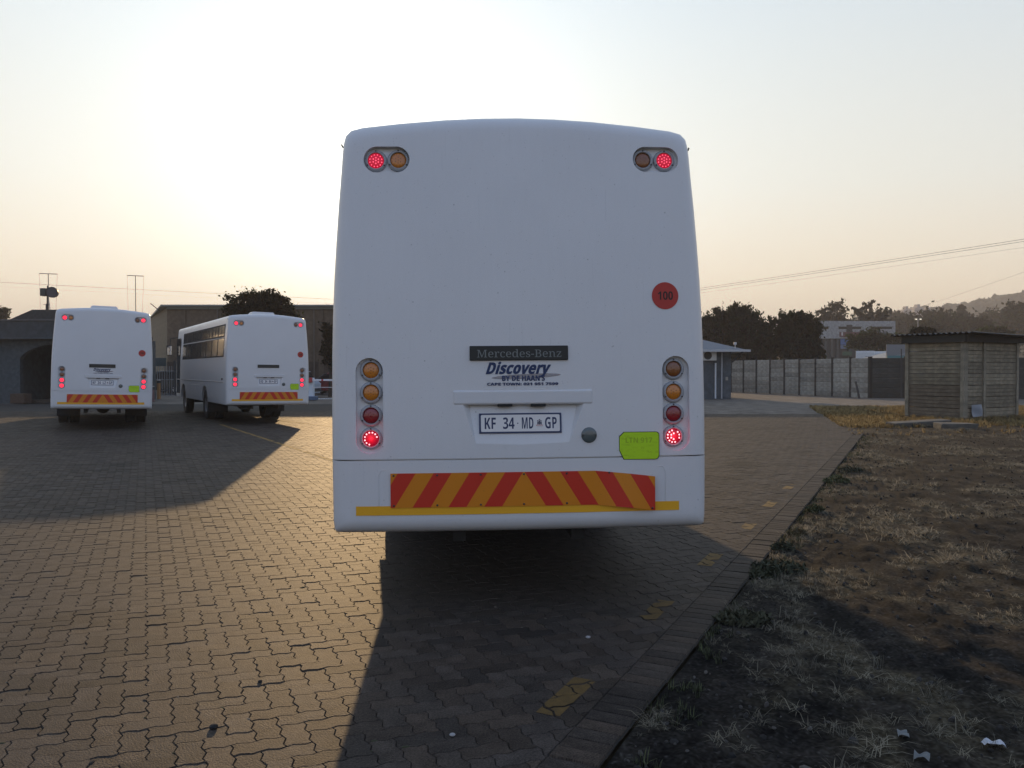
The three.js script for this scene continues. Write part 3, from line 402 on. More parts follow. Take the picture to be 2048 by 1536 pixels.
// grey building with the arch, far left
{
  const Z = 42, b = thing('arched_building', 'low grey building with a flat parapet and dark arched porch', 'building', [-31, 0, -Z]), m = wallMat(.13, .155, .175), x0 = XA(40, Z) + 31, x1 = x0 + 3.3;
  const s = new THREE.Shape(); s.moveTo(-14, -.05); s.lineTo(x0, -.05); s.lineTo(x0, 2.2); s.quadraticCurveTo(x0 + .15, 2.55, x0 + .8, 2.78); s.quadraticCurveTo((x0 + x1) / 2, 3.12, x1 - .8, 2.78); s.quadraticCurveTo(x1 - .15, 2.55, x1, 2.2); s.lineTo(x1, -.05); s.lineTo(10.6, -.05); s.lineTo(10.6, 3.3); s.lineTo(-14, 3.3); s.closePath();
  part(b, 'front_wall', new THREE.ExtrudeGeometry(s, { depth: .3, bevelEnabled: false, curveSegments: 14 }).translate(0, 0, -.3), m);
  part(b, 'parapet', wbox(24.7, .86, .34, -1.7, 3.72, -.12), wallMat(.10, .115, .13)); part(b, 'parapet_coping', wbox(24.9, .07, .46, -1.7, 4.19, -.12), wallMat(.2, .2, .21));
  part(b, 'side_wall', wbox(.3, 3.3, 4.7, 10.45, 1.62, -2.65), m); part(b, 'side_wall', wbox(.3, 3.3, 4.7, -13.85, 1.62, -2.65), m);
  const bk = new THREE.Shape(); bk.moveTo(-14, -.05); bk.lineTo(10.6, -.05); bk.lineTo(10.6, 3.3); bk.lineTo(-14, 3.3); bk.closePath(); const wx = XA(87, 47.1) + 31, hole = new THREE.Path(); hole.moveTo(wx, 1.05); hole.lineTo(wx + 1.3, .85); hole.lineTo(wx + 1.3, 2.32); hole.lineTo(wx, 2.25); hole.closePath(); bk.holes.push(hole);
  part(b, 'rear_wall', new THREE.ExtrudeGeometry(bk, { depth: .25, bevelEnabled: false }).translate(0, 0, -5.25), m);
  part(b, 'porch_partition', wbox(.2, 3.3, 4.6, x0 - .5, 1.62, -2.65), m); part(b, 'porch_partition', wbox(.2, 3.3, 4.6, x1 + .9, 1.62, -2.65), m);
  part(b, 'flat_roof', wbox(24.4, .2, 5.2, -1.75, 3.42, -2.65), wallMat(.07, .07, .075));
  const rx = XA(40, 47) + 31, r2 = XA(86, 47) + 31, rs = new THREE.Shape(); rs.moveTo(rx, 3.4); rs.lineTo(rx, YA(642, 47)); rs.lineTo(r2, YA(622, 47)); rs.lineTo(r2 + 4.6, YA(622, 47)); rs.lineTo(r2 + 4.6, 3.4); rs.closePath();
  part(b, 'upper_roof', new THREE.ExtrudeGeometry(rs, { depth: 1.2, bevelEnabled: false }).translate(0, 0, -5.2), wallMat(.075, .085, .095));
  part(b, 'porch_step', wbox(3.4, .16, .9, (x0 + x1) / 2, .07, .25), wallMat(.10, .075, .055));
  part(b, 'eave_slab', wbox(24.7, .1, .75, -1.7, 3.26, .2), m);
  const pl = thing('brick_planter', 'low brown brick planter box beside the arch of the grey building', 'planter', [XA(42, 41), 0, -41]); part(pl, 'planter_wall', merge([rbox(.7, .48, .08, .015, 0, .24, .3), rbox(.7, .48, .08, .015, 0, .24, -.3), rbox(.08, .48, .52, .015, .31, .24, 0), rbox(.08, .48, .52, .015, -.31, .24, 0)]), wallMat(.16, .10, .07)); part(pl, 'planter_soil', box(.54, .06, .52, 0, .40, 0), std(.04, .03, .02, 1));
}
// roof siren: drum and box on a stayed mast
{
  const Z = 48, b = thing('roof_siren', 'dark drum and box on a stayed mast above the grey building', 'siren', [XA(116, Z), YA(622, 47) - .02, -Z - .2 + 1.2]), y = (py) => YA(py, Z - 1) - YA(622, 47);
  part(b, 'mast', rod(V(-.03, 0, 0), V(0, y(571), 0), .045, .03), M.dark); part(b, 'mast_stay', rod(V(.14, 0, 0), V(.01, y(578), 0), .022), M.rail); part(b, 'cross_bar', rod(V(-.24, y(608), 0), V(.12, y(608), 0), .014), M.dark); part(b, 'lower_sleeve', rod(V(-.04, 0, 0), V(-.03, y(608), 0), .075), M.dark);
  part(b, 'siren_box', rbox(.32, .44, .36, .03, -.18, y(584), 0), std(.045, .05, .045, .6)); const d = part(b, 'siren_drum', new THREE.CylinderGeometry(.29, .29, .3, 32).rotateX(Math.PI / 2), std(.05, .05, .06, .5)); d.position.set(.29, y(584.5), 0); d.rotation.y = .25; part(d, 'drum_rim', new THREE.TorusGeometry(.29, .018, 8, 32).translate(0, 0, .15), M.dark);
}
// thin T shaped antenna masts with hanging stays
for (const [px, top, w, lab] of [[98.5, 548, 36, 'thin T shaped antenna mast beside the roof siren'], [272.5, 552, 33, 'thin T shaped antenna mast between the grey building and the warehouse']]) {
  const Z = 54, b = thing('antenna_mast', lab, 'antenna mast', [XA(px, Z), 0, -Z], 0, 'antenna masts'), h = YA(top, Z), hw = w / 2 / FOCAL * Z;
  part(b, 'pole', rod(V(0, -.1, 0), V(0, h, 0), .03, .024), std(.16, .14, .12, .7)); part(b, 'cross_arm', rod(V(-hw, h + .02, 0), V(hw, h - .02, 0), .024), std(.14, .12, .10, .7));
  for (const s of [-1, 1]) part(b, 'stay_wire', rod(V(s * hw, h, 0), V(s * hw * .55, .1, .2), .006), M.dark);
}
// brown warehouse behind the right hand bus
{
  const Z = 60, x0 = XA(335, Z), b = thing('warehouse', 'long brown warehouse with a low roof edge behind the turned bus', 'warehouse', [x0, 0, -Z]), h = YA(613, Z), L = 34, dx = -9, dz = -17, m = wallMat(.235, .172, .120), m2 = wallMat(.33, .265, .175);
  part(b, 'front_wall', wbox(L, h, .3, L / 2, h / 2 - .05, -.15), m);
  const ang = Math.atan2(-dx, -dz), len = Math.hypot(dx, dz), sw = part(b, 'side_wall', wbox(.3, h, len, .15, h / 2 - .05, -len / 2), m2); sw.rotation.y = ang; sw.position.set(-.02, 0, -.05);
  part(b, 'roof', (() => { const s = new THREE.Shape([[-.3, -.4], [L, -.4], [L, 17], [-dx * -1, 17.2]].map(([x, z]) => new THREE.Vector2(x, z))); return new THREE.ExtrudeGeometry(s, { depth: .12, bevelEnabled: false }).rotateX(-Math.PI / 2).translate(0, h - .02, 0); })(), std(.22, .23, .21, .6));
  part(b, 'gutter', wbox(L, .16, .16, L / 2, h - .12, .1), std(.16, .18, .15, .6));
  part(b, 'plinth', wbox(L, 2.3, .08, L / 2, 1.1, .03), wallMat(.13, .092, .07));
  for (let k = 0; k < 7; k++) part(b, 'pilaster', wbox(.35, h - .25, .1, 1.2 + k * 5, (h - .25) / 2, .04), wallMat(.215, .158, .112));
  for (let k = 0; k < 4; k++) part(b, 'downpipe', rod(V(3.7 + k * 7, 0, .12), V(3.7 + k * 7, h - .2, .12), .05), std(.12, .1, .08, .6));
  part(b, 'roof_bracket', rod(V(-1.2, h - .2, -1.5), V(-1.9, h + .35, -1.6), .03), M.dark);
}
// small grey building right of the main bus
{
  const Z = 47.7, xr = XA(1462, Z), b = thing('gatehouse', 'small grey office with hipped roof, white downpipes and wall air conditioner', 'building', [xr, 0, -Z]), W = 9, D = 7, H = 2.75, m = wallMat(.15, .18, .215);
  part(b, 'wall', wbox(W, H, D, -W / 2, H / 2 - .04, -D / 2), m);
  const e = .8, y0 = H + .02, x0 = -W - e, x1 = e, z0 = e, z1 = -D - e, rise = 1.15, rx0 = -W + 2.6, rx1 = -2.6, rz = -D / 2, P = [V(x0, y0, z0), V(x1, y0, z0), V(x1, y0, z1), V(x0, y0, z1), V(rx0, y0 + rise, rz), V(rx1, y0 + rise, rz)];
  part(b, 'hipped_roof', new ConvexGeometry([...P, ...P.slice(0, 4).map((p) => V(p.x, p.y - .05, p.z))]), std(.10, .12, .15, .6));
  part(b, 'gutter', merge([box(W + 2 * e, .13, .12, (x0 + x1) / 2, y0 - .02, z0 + .05), box(.12, .13, D + 2 * e, x1 + .05, y0 - .02, -D / 2)]), std(.42, .43, .44, .5));
  part(b, 'downpipe', rod(V(-.55, 0, .06), V(-.55, H - .1, .06), .045), std(.34, .35, .37, .5)); part(b, 'downpipe', rod(V(XA(1430.5, Z) - xr, 0, .06), V(XA(1430.5, Z) - xr, 2.05, .06), .05), std(.6, .62, .64, .5));
  const ac = part(b, 'air_conditioner', rbox(.78, .56, .3, .03, XA(1417, Z) - xr, YA(711.5, Z), .17), std(.62, .62, .6, .5)); part(ac, 'fan_grille', new THREE.TorusGeometry(.2, .03, 8, 24).translate(XA(1413, Z) - xr, YA(711.5, Z), .33), M.dark); part(ac, 'fan_disc', new THREE.CylinderGeometry(.19, .19, .02, 24).rotateX(Math.PI / 2).translate(XA(1413, Z) - xr, YA(711.5, Z), .325), M.black);
  part(b, 'roof_antenna', merge([rod(V(.15, y0, .3), V(.15, y0 + .38, .3), .025), rbox(.16, .14, .1, .02, .15, y0 + .4, .3)]), std(.5, .5, .5, .5)); part(b, 'eave_bracket', rod(V(.05, 2.1, .02), V(.7, H, .02), .05), M.dark); part(b, 'wall_box', rbox(.14, .2, .06, .01, -.25, 1.15, .03), std(.3, .28, .24, .7));
}
// precast concrete boundary walls, every panel and post a piece
const panelMats = Array.from({ length: 7 }, (_, k) => { const f = .78 + k * .075; return wallMat(.60 * f, .57 * f, .515 * f); }), postMat = wallMat(.075, .065, .058);
function precast(name, label, a, b, bays, rows, rowH, mats, post, group) {
  const dx = b[0] - a[0], dz = b[1] - a[1], L = Math.hypot(dx, dz), t = thing(name, label, 'wall', [a[0], 0, -a[1]], Math.atan2(dz, dx), group), bw = L / bays, pr = rng(rows * 31 + bays);
  const pg = boxUV(merge([rbox(bw - .10, rowH - .06, .066, .012), box(bw - .10, rowH - .002, .03)]), .6), sg = [0, 1, 2].map((k) => { const g = pg.clone(), uv = g.attributes.uv; for (let i = 0; i < uv.count; i++) uv.setXY(i, uv.getX(i) + k * .41, uv.getY(i) + k * .29); return g; }), pog = boxUV(rbox(.14, rows * rowH + .12, .15, .012), .6);
  for (let i = 0; i <= bays; i++) part(t, 'post', pog, post).position.set(i * bw, rows * rowH / 2, (pr() - .5) * .02);
  for (let i = 0; i < bays; i++) for (let k = 0; k < rows; k++) { const m = part(t, 'panel', sg[Math.floor(pr() * 3)], mats[Math.floor(pr() * mats.length)]); m.position.set((i + .5) * bw, (k + .5) * rowH - .03, (pr() - .5) * .02); m.rotation.z = (pr() - .5) * .006; }
  return t;
}
precast('precast_wall', 'pale precast concrete panel wall with dark posts beside the small grey office', [15.3, 67.9], [21.5, 49.6], 12, 8, .3, panelMats, postMat);
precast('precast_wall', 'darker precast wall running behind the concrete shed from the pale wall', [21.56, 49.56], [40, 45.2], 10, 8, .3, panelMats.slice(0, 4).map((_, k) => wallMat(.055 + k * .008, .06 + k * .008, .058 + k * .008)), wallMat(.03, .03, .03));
// steel stake leaning on the pale wall
single('leaning_stake', 'short dark stake leaning in front of the pale precast wall', 'stake', rod(V(XA(1719, 49.2), -.06, -49.2), V(XA(1715, 49.2), .95, -49.45), .07, .06), M.dark);
single('tall_fence_pole', 'thin dark pole rising from the darker precast wall', 'pole', rod(V(XA(1800, 48.7), 0, -48.5), V(XA(1799, 48.7), YA(698, 48.7), -48.5), .035), M.dark);
// concrete shed with corrugated roof
{
  const c30 = Math.cos(Math.PI / 6), s30 = .5, b = thing('concrete_shed', 'small precast concrete shed with dark corrugated iron roof', 'shed', [14.85, 0, -27.15], Math.PI / 6), W = 3.1, D = 2.0, rows = 7, rh = .385, H = rows * rh;
  const tone = (f, g = 1) => wallMat(.40 * f, .345 * f * g, .25 * f * g), mats = [.8, .92, 1.0, 1.1, 1.2].map((f) => tone(f)), pr = rng(77), olive = [.62, .7, .75].map((f) => tone(f, .93)), postM = wallMat(.44, .39, .30);
  const ribbed = (w) => { const s = new THREE.Shape(), h = rh - .022; s.moveTo(-.025, 0); s.lineTo(.025, 0); for (const y of [.33, .66]) { s.lineTo(.025, h * y - .012); s.lineTo(.006, h * y); s.lineTo(.025, h * y + .012); } s.lineTo(.025, h); s.lineTo(-.025, h); s.closePath(); const g = new THREE.ExtrudeGeometry(s, { depth: w, bevelEnabled: false }); g.rotateY(-Math.PI / 2).translate(w / 2, 0, 0); return boxUV(g.toNonIndexed ? g : g, .8); };
  const face = (x, z, turn, w, low) => { const g = ribbed(w - .08); g.computeVertexNormals(); for (let k = 0; k < rows; k++) { const m = part(b, 'wall_panel', g, low && k < 3 ? olive[Math.floor(pr() * 3)] : mats[Math.floor(pr() * 5)]); m.position.set(x, k * rh, z); m.rotation.y = turn; } };
  // local x runs along the right face, local -z along the left face
  face(.55, 0, 0, 1.1, false); face(2.1, 0, 0, 2.0, false); face(0, -D / 2, -Math.PI / 2, D, true); face(W, -D / 2, Math.PI / 2, D, false); face(W / 2, -D, Math.PI, W, false);
  const pg = boxUV(rbox(.13, H + .03, .13, .012), .8); for (const [x, z] of [[.0, .0], [1.1, .02], [W, .0], [0, -D], [W, -D]]) part(b, 'corner_post', pg, postM).position.set(x, H / 2, z);
  part(b, 'corner_post', boxUV(rbox(.09, H, .10, .01), .8), postM).position.set(.12, H / 2, .01);
  part(b, 'fascia_board', box(W + .3, .24, .04, W / 2, H, .19), std(.022, .02, .018, .9)); part(b, 'fascia_board', box(.04, .24, D + .3, -.2, H, -D / 2 + .05), std(.026, .026, .022, .9)); part(b, 'fascia_board', box(.04, .19, D + .3, W + .2, H + .02, -D / 2), std(.022, .02, .018, .9));
  const pts = [], n = 150; for (let i = 0; i <= n; i++) pts.push([-.55 + (D + 1.0) * i / n, .028 * Math.sin(i / n * (D + 1.0) / .19 * Math.PI * 2)]); const cs = new THREE.Shape(); cs.moveTo(...pts[0]); pts.slice(1).forEach((p) => cs.lineTo(...p)); [...pts].reverse().forEach(([x, y]) => cs.lineTo(x, y + .008)); cs.closePath();
  const rg = new THREE.ExtrudeGeometry(cs, { depth: W + .75, bevelEnabled: false }).rotateY(Math.PI / 2).translate(-.42, H + .16, 0); rg.computeVertexNormals(); const roof = part(b, 'corrugated_roof', toCreasedNormals(rg, .6), std(.045, .042, .040, .6, { metalness: .3, map: coarseTex })); roof.rotation.z = -.018;
  part(b, 'footing', wbox(W + .2, .14, D + .2, W / 2, .0, -D / 2), wallMat(.11, .10, .085));
  const pl = new THREE.PlaneGeometry(.56, .40, 10, 8), pp = pl.attributes.position; for (let i = 0; i < pp.count; i++) pp.setZ(i, .02 * Math.sin(pp.getX(i) * 9) + .012 * Math.sin(pp.getY(i) * 14 + pp.getX(i) * 5)); pl.computeVertexNormals();
  const sh = single('plastic_sheet', 'crumpled pale blue plastic sheet against the shed wall', 'plastic sheet', pl, phys(.17, .20, .235, .45, { side: THREE.DoubleSide })); sh.position.set(14.85 + .62 * c30 + .05, .30, -27.15 - .62 * s30 + .10); sh.rotation.set(-.1, Math.PI / 6, .03, 'YXZ');
}
// broken concrete slabs on the ground before the shed
for (const [px, py, w, turn, tl, lab] of [[1838, 852, 1.75, .12, .05, 'long broken concrete slab lying against the left foot of the shed'], [1912, 857, 1.0, -.08, -.03, 'short broken concrete slab at the front corner of the shed']]) {
  const [x, z] = GP(px, py), g = rbox(w, .2, .5, .03, 0, .06, 0, 2), p = g.attributes.position; for (let i = 0; i < p.count; i++) { p.setY(i, p.getY(i) + .03 * noise(p.getX(i) * 2.3, p.getZ(i) * 5)); p.setX(i, p.getX(i) + .05 * noise2(p.getY(i) * 7, p.getZ(i) * 4)); } g.computeVertexNormals(); boxUV(g, .7);
  const m = single('concrete_slab', lab, 'concrete slab', g, wallMat(.17, .16, .14)); m.position.set(x, .0, -z); m.rotation.set(0, turn, tl);
}
// gate, bollards, sign between the left buses
{
  const Z = 55, xa = XA(262, Z), xb = XA(349, Z), b = thing('palisade_fence', 'grey steel palisade fence between the two far buses', 'fence', [xa, 0, -Z]), w = xb - xa; for (let k = 0; k * .16 < w; k++) part(b, 'pale', rod(V(k * .16, -.05, 0), V(k * .16, 1.9, 0), .03, .022, 5), std(.16, .17, .18, .6)); for (const y of [.4, 1.5]) part(b, 'rail', box(w, .06, .04, w / 2, y, -.05), M.dark); for (const x of [0, w]) part(b, 'fence_post', rbox(.12, 2.3, .12, .02, x, 1.12, -.04), M.dark);
  const s = thing('sign_board', 'dark teal sign board on posts above the palisade fence', 'sign', [XA(319, 55.6), 0, -55.6]); part(s, 'board', rbox(.92, .56, .05, .01, 0, YA(724, 55.6), 0), std(.028, .048, .052, .6)); for (const k of [-1, 1]) part(s, 'sign_post', rod(V(k * .35, -.05, -.04), V(k * .35, 2.2, -.04), .03), M.dark);
  for (const [px, py, h, c, lab] of [[317.5, 797, 1.0, [.30, .15, .05], 'orange brown bollard with a dark cap before the palisade fence'], [305, 802, .72, [.13, .07, .07], 'dark red bollard close to the rear only bus']]) { const [x, z] = GP(px, py), o = thing('bollard', lab, 'bollard', [x, 0, -z], 0, 'bollards by the gate'); part(o, 'bollard_post', new THREE.CylinderGeometry(.09, .10, h, 16).translate(0, h / 2 - .03, 0), std(...c, .6)); part(o, 'bollard_cap', new THREE.CylinderGeometry(.095, .105, .16, 16).translate(0, h - .03, 0), M.dark); part(o, 'reflector_band', new THREE.CylinderGeometry(.097, .097, .03, 16).translate(0, h + .06, 0), std(.5, .5, .48, .4)); }
}
// boom barrier by the exit
{
  const Z = 45.5, b = thing('boom_barrier', 'white boom barrier with red marked arm beyond the turned bus', 'barrier', [XA(620, Z), 0, -Z]), ay = YA(760, Z);
  part(b, 'cabinet', rbox(.42, 1.2, .42, .03, .0, .62, 0), std(.60, .66, .72, .5)); part(b, 'cabinet_base', rbox(.62, .22, .6, .04, .08, .1, .05), std(.06, .11, .19, .6)); part(b, 'pivot', rbox(.3, .26, .2, .03, .05, ay, .3), std(.38, .05, .05, .5));
  const arm = part(b, 'boom_arm', rbox(5.2, .1, .05, .01, 2.7, ay, .3), std(.72, .72, .74, .5)); for (let k = 0; k < 6; k++) part(arm, 'red_band', rbox(.12, .104, .054, .01, .75 + k * .85, ay, .3), std(.4, .04, .04, .5)); part(b, 'arm_rest', rbox(.1, ay - .05, .1, .02, 5.1, (ay - .05) / 2, .3), M.dark); part(b, 'lower_rail', rbox(4.9, .035, .03, .008, 2.65, ay - .4, .3), std(.6, .6, .62, .5));
  for (let k = 0; k < 11; k++) { const z = 48.2; single('road_stud', 'small white road stud in the row beyond the boom barrier', 'road stud', new THREE.CylinderGeometry(.05, .07, .03, 10).translate(XA(634 + k * 4.6, z), -.03, -z), std(.7, .7, .68, .5), { group: 'white road studs in a row' }); }
}

/* ------------------------------------------------------------------ cars, trucks, far buildings */
const carTyre = new THREE.TorusGeometry(.24, .085, 10, 24).rotateY(Math.PI / 2), carRim = new THREE.CylinderGeometry(.19, .19, .14, 18).rotateZ(Math.PI / 2);
function car(label, x, z, turn, rgb, tall = 0) {
  const c = thing('parked_car', label, 'car', [x, 0, -z], turn), paint = phys(...rgb, .3, { clearcoat: .7 });
  const prof = (pts, w, bev) => { const s = new THREE.Shape(pts.map(([a, b]) => new THREE.Vector2(a, b))); return new THREE.ExtrudeGeometry(s, { depth: w - bev * 2, bevelEnabled: true, bevelSize: bev, bevelThickness: bev, bevelSegments: 3 }).translate(0, 0, -w / 2 + bev).rotateY(Math.PI / 2); };
  part(c, 'car_body', prof([[-2.0, .32], [2.0, .32], [2.08, .6], [1.95, .84], [1.0, .95], [-1.85, .98], [-2.05, .8]], 1.66, .06), paint);
  const y = 1.42 + tall; part(c, 'cabin_glass', prof([[-1.75, .95], [1.05, .95], [.3, y - .05], [-1.35, y - .03]], 1.46, .08), M.glass); part(c, 'car_roof', prof([[.25, y - .07], [.1, y + .01], [-1.3, y + .02], [-1.42, y - .06]], 1.46, .05), paint);
  for (const s of [-1, 1]) { for (const q of [-1.25, 1.28]) { const m = part(c, 'wheel', carTyre, M.rubber); m.position.set(s * .76, .32, q); part(m, 'rim', carRim, M.alu); } part(c, 'headlight', rbox(.34, .13, .06, .02, s * .58, .70, -2.05), std(.7, .7, .68, .15)); part(c, 'rear_light', rbox(.26, .14, .06, .02, s * .62, .78, 2.05), M.red); part(c, 'side_mirror', rbox(.16, .1, .08, .03, s * .9, 1.0, -.75), paint); }
  part(c, 'bumper', rbox(1.6, .2, .12, .05, 0, .45, -2.08), M.dark); part(c, 'bumper', rbox(1.6, .2, .12, .05, 0, .45, 2.08), M.dark);
}
car('dark green parked car behind the palisade fence', XA(352, 59), 57.8, 1.2, [.015, .02, .018], .12);
car('red parked car beyond the boom barrier arm', XA(668, 56), 56, 1.35, [.16, .02, .025]);
car('pale blue car standing just beyond the boom barrier', XA(566, 50), 50, 1.45, [.45, .52, .60], .2);
function truck(label, x, z, turn, rgb, accent) {
  const t = thing('box_truck', label, 'truck', [x, 0, -z], turn, 'trucks beyond the pale wall'), m = phys(...rgb, .4); part(t, 'cargo_box', rbox(1.7, 2.4, 4.2, .04, 0, 2.35, 0), m); part(t, 'side_print', box(.01, .8, 2.2, .856, 2.7, 0), std(...accent, .6)); part(t, 'rear_door', box(1.5, 2.1, .02, 0, 2.3, 2.11), std(rgb[0] * .92, rgb[1] * .92, rgb[2] * .92, .5)); part(t, 'door_sticker', box(.5, .3, .01, .3, 2.85, 2.13), std(...accent, .6));
  const cab = part(t, 'cab', rbox(1.65, 1.7, 1.5, .12, 0, 1.55, -2.95), m); part(cab, 'windscreen', rbox(1.45, .7, .05, .02, 0, 1.95, -3.7), M.glass); part(t, 'chassis', box(1.1, .25, 5.6, 0, .85, -.8), M.dark);
  for (const s of [-1, 1]) for (const q of [-2.9, 1.1]) { const w = part(t, 'wheel', carTyre, M.rubber); w.scale.setScalar(1.4); w.position.set(s * .72, .45, q); part(w, 'rim', carRim, M.alu); }
}
truck('white box truck with small dark stickers beyond the pale wall', XA(1731, 84), 84, -.43, [.62, .66, .68], [.12, .14, .16]);
truck('white box truck with blue green side print beyond the pale wall', XA(1757, 86), 86, -.36, [.66, .69, .70], [.08, .22, .26]);
// pale commercial building behind the trees on the right
{
  const Z = 128, b = thing('commercial_building', 'pale blue grey commercial block with dark strip windows and coloured shop signs', 'building', [XA(1710, Z), 0, -Z]), X = (px) => XA(px, Z) - XA(1710, Z), Y = (py) => YA(py, Z), top = Y(642);
  const w = X(1790) - X(1560), m = wallMat(.60, .62, .65); part(b, 'upper_wall', wbox(w, top - Y(677), 12, (X(1790) + X(1560)) / 2, (top + Y(677)) / 2, -6), m); part(b, 'shopfront', wbox(w - .6, Y(677) + .1, 11.4, (X(1790) + X(1560)) / 2, Y(677) / 2 - .05, -6.1), wallMat(.075, .085, .095));
  for (const [a, c] of [[1570, 1600], [1634, 1656], [1677, 1721], [1741, 1783]]) { const f = part(b, 'strip_window', box(X(c) - X(a), .32, .06, (X(a) + X(c)) / 2, Y(656), .02), M.glass); part(f, 'window_hood', box(X(c) - X(a) + .2, .1, .25, (X(a) + X(c)) / 2, Y(654), .08), M.dark); }
  for (const px of [1640, 1652, 1664, 1676, 1700, 1720, 1740]) part(b, 'shopfront_pier', wbox(.35, Y(677), .25, X(px), Y(677) / 2, -.25), wallMat(.13, .14, .15));
  part(b, 'red_fascia_sign', box(X(1722) - X(1678), .75, .12, (X(1722) + X(1678)) / 2, Y(669), .1), std(.13, .05, .05, .6)); part(b, 'blue_sign', box(X(1697) - X(1680), .85, .1, (X(1697) + X(1680)) / 2, Y(684), .1), std(.05, .12, .28, .6)); part(b, 'blue_sign', box(X(1697) - X(1680), .55, .1, (X(1697) + X(1680)) / 2, Y(694), .1), std(.10, .15, .24, .6)); part(b, 'green_sign', box(X(1703) - X(1684), .6, .1, (X(1703) + X(1684)) / 2, Y(707), .1), std(.02, .08, .045, .6)); part(b, 'white_mark', box(.22, .5, .02, X(1683), Y(668), .17), std(.5, .5, .5, .6)); part(b, 'dark_door', box(.9, 1.6, .05, X(1698), Y(660), .03), M.dark);
  const c = thing('canopy_shelter', 'shelter with sloping pale roof and teal edge beyond the darker wall', 'shelter', [XA(1797, 72), 0, -72]); part(c, 'canopy_roof', (() => { const s = new THREE.Shape([[-2.2, 2.7], [4, 4.2], [4, 4.08], [-2.2, 2.58]].map((p) => new THREE.Vector2(...p))); return new THREE.ExtrudeGeometry(s, { depth: 5, bevelEnabled: false }).translate(0, 0, -2.5); })(), std(.22, .235, .24, .7)); part(c, 'teal_edge', box(6.2, .22, .12, .9, 2.75, 2.58), std(.05, .17, .18, .6)); part(c, 'side_cladding', box(6.2, 1.2, .05, .9, 3.2, 2.45), std(.17, .18, .19, .7)); for (const x of [-2, 1, 3.8]) part(c, 'shelter_post', rod(V(x, -.05, 2.3), V(x, 2.8, 2.3), .06), M.dark);
}

/* ------------------------------------------------------------------ trees */
const bark = std(.085, .065, .05, .95, { map: coarseTex });
const leafMats = new Map(); const leafMat = () => { if (!leafMats.has(0)) leafMats.set(0, phys(1, 1, 1, .95, { vertexColors: true, side: THREE.DoubleSide, transmission: .35, thickness: 0, specularIntensity: .2 })); return leafMats.get(0); };
function tree(name, label, { x, z, lobes, leaves, size, rgb, trunk = .16, seed, droop = 0, clumps = 46, category = 'tree', group, spread = .2, base = 0, stretch = 1 }) {
  // lobes: [dx, y, dz, rx, ry, rz] ellipsoids of the crown
  const r = rng(seed), t = thing(name, label, category, [x, base, -z], 0, group), vol = lobes.map((l) => l[3] * l[4] * l[5]), tot = vol.reduce((a, b) => a + b, 0), cl = [];
  const gauss = () => (r() + r() + r() - 1.5) / 1.5;
  lobes.forEach((l, k) => { const n = Math.max(5, Math.round(clumps * 3 * vol[k] / tot)); for (let i = 0; i < n; i++) { let a, b, c, q; do { a = r() * 2 - 1; b = r() * 2 - 1; c = r() * 2 - 1; q = Math.hypot(a, b, c); } while (q > 1 || q < .05); const f = Math.pow(q, .35) / q * (.5 + .55 * r()); cl.push({ p: V(l[0] + a * f * l[3], l[1] + b * f * l[4], l[2] + c * f * l[5]), s: (l[3] + l[4]) * .5 * spread * (.7 + r() * 1.1), tone: .7 + r() * .6 }); } });
  const per = Math.ceil(leaves / cl.length), pos = [], col = [], nor = [], A = V(0, 0, 0), B = V(0, 0, 0), N = V(0, 0, 0);
  for (const c of cl) for (let i = 0; i < per; i++) {
    const far = r() < .16 ? 2 : 1, px = c.p.x + gauss() * c.s * 1.25 * far, py = c.p.y + gauss() * c.s * far - droop * r() * c.s * 1.3, pz = c.p.z + gauss() * c.s * 1.25 * far, s = size * (.6 + r() * .8);
    A.set(gauss(), gauss() - droop, gauss()).normalize(); N.set(gauss(), gauss() + .35, gauss()).normalize(); B.crossVectors(A, N).normalize(); A.multiplyScalar(s * stretch); B.multiplyScalar(s * .5); N.crossVectors(A, B).normalize();
    const k = c.tone * (.75 + r() * .5), w = (r() - .5) * .3, cc = [rgb[0] * k * (.8 + w), rgb[1] * k * 1.35, rgb[2] * k * (1 - w * .5)];
    const q = [[px - A.x, py - A.y, pz - A.z], [px + B.x, py + B.y, pz + B.z], [px + A.x, py + A.y, pz + A.z], [px - B.x, py - B.y, pz - B.z]];
    for (const n of [0, 1, 2, 0, 2, 3]) { pos.push(...q[n]); col.push(...cc); nor.push(N.x, N.y, N.z); }
  }
  const g = new THREE.BufferGeometry(); g.setAttribute('position', new THREE.Float32BufferAttribute(pos, 3)); g.setAttribute('normal', new THREE.Float32BufferAttribute(nor, 3)); g.setAttribute('color', new THREE.Float32BufferAttribute(col, 3));
  part(t, 'crown', g, leafMat());
  const low = Math.min(...lobes.map((l) => l[1] - l[4] * .55)), fork = V((r() - .5) * .3, Math.max(.5, low * .8), (r() - .5) * .3), br = [];
  part(t, 'trunk', rod(V(0, -.15, 0), fork, trunk, trunk * .7, 9), bark);
  lobes.forEach((l, k) => { const mid = V(lerp(fork.x, l[0], .6), lerp(fork.y, l[1], .55), lerp(fork.z, l[2], .6)); br.push(rod(fork, mid, trunk * .62, trunk * .42, 7)); cl.forEach((c, i) => { if (i % 4 === 0 && c.p.distanceTo(V(l[0], l[1], l[2])) < Math.max(l[3], l[4]) * 1.05) br.push(rod(mid, c.p, trunk * .3, trunk * .07, 5)); }); });
  part(t, 'limbs', merge(br), bark); return t;
}
const G1 = [.050, .058, .022], G2 = [.036, .046, .020], G3 = [.075, .085, .030];
const lobesPx = (Z, x0, list) => list.map(([px, py, rx, ry]) => { const s = FOCAL / Z; return [XA(px, Z) - x0, YA(py, Z), 0, rx / s, ry / s, Math.max(rx, ry) / s * .8]; });
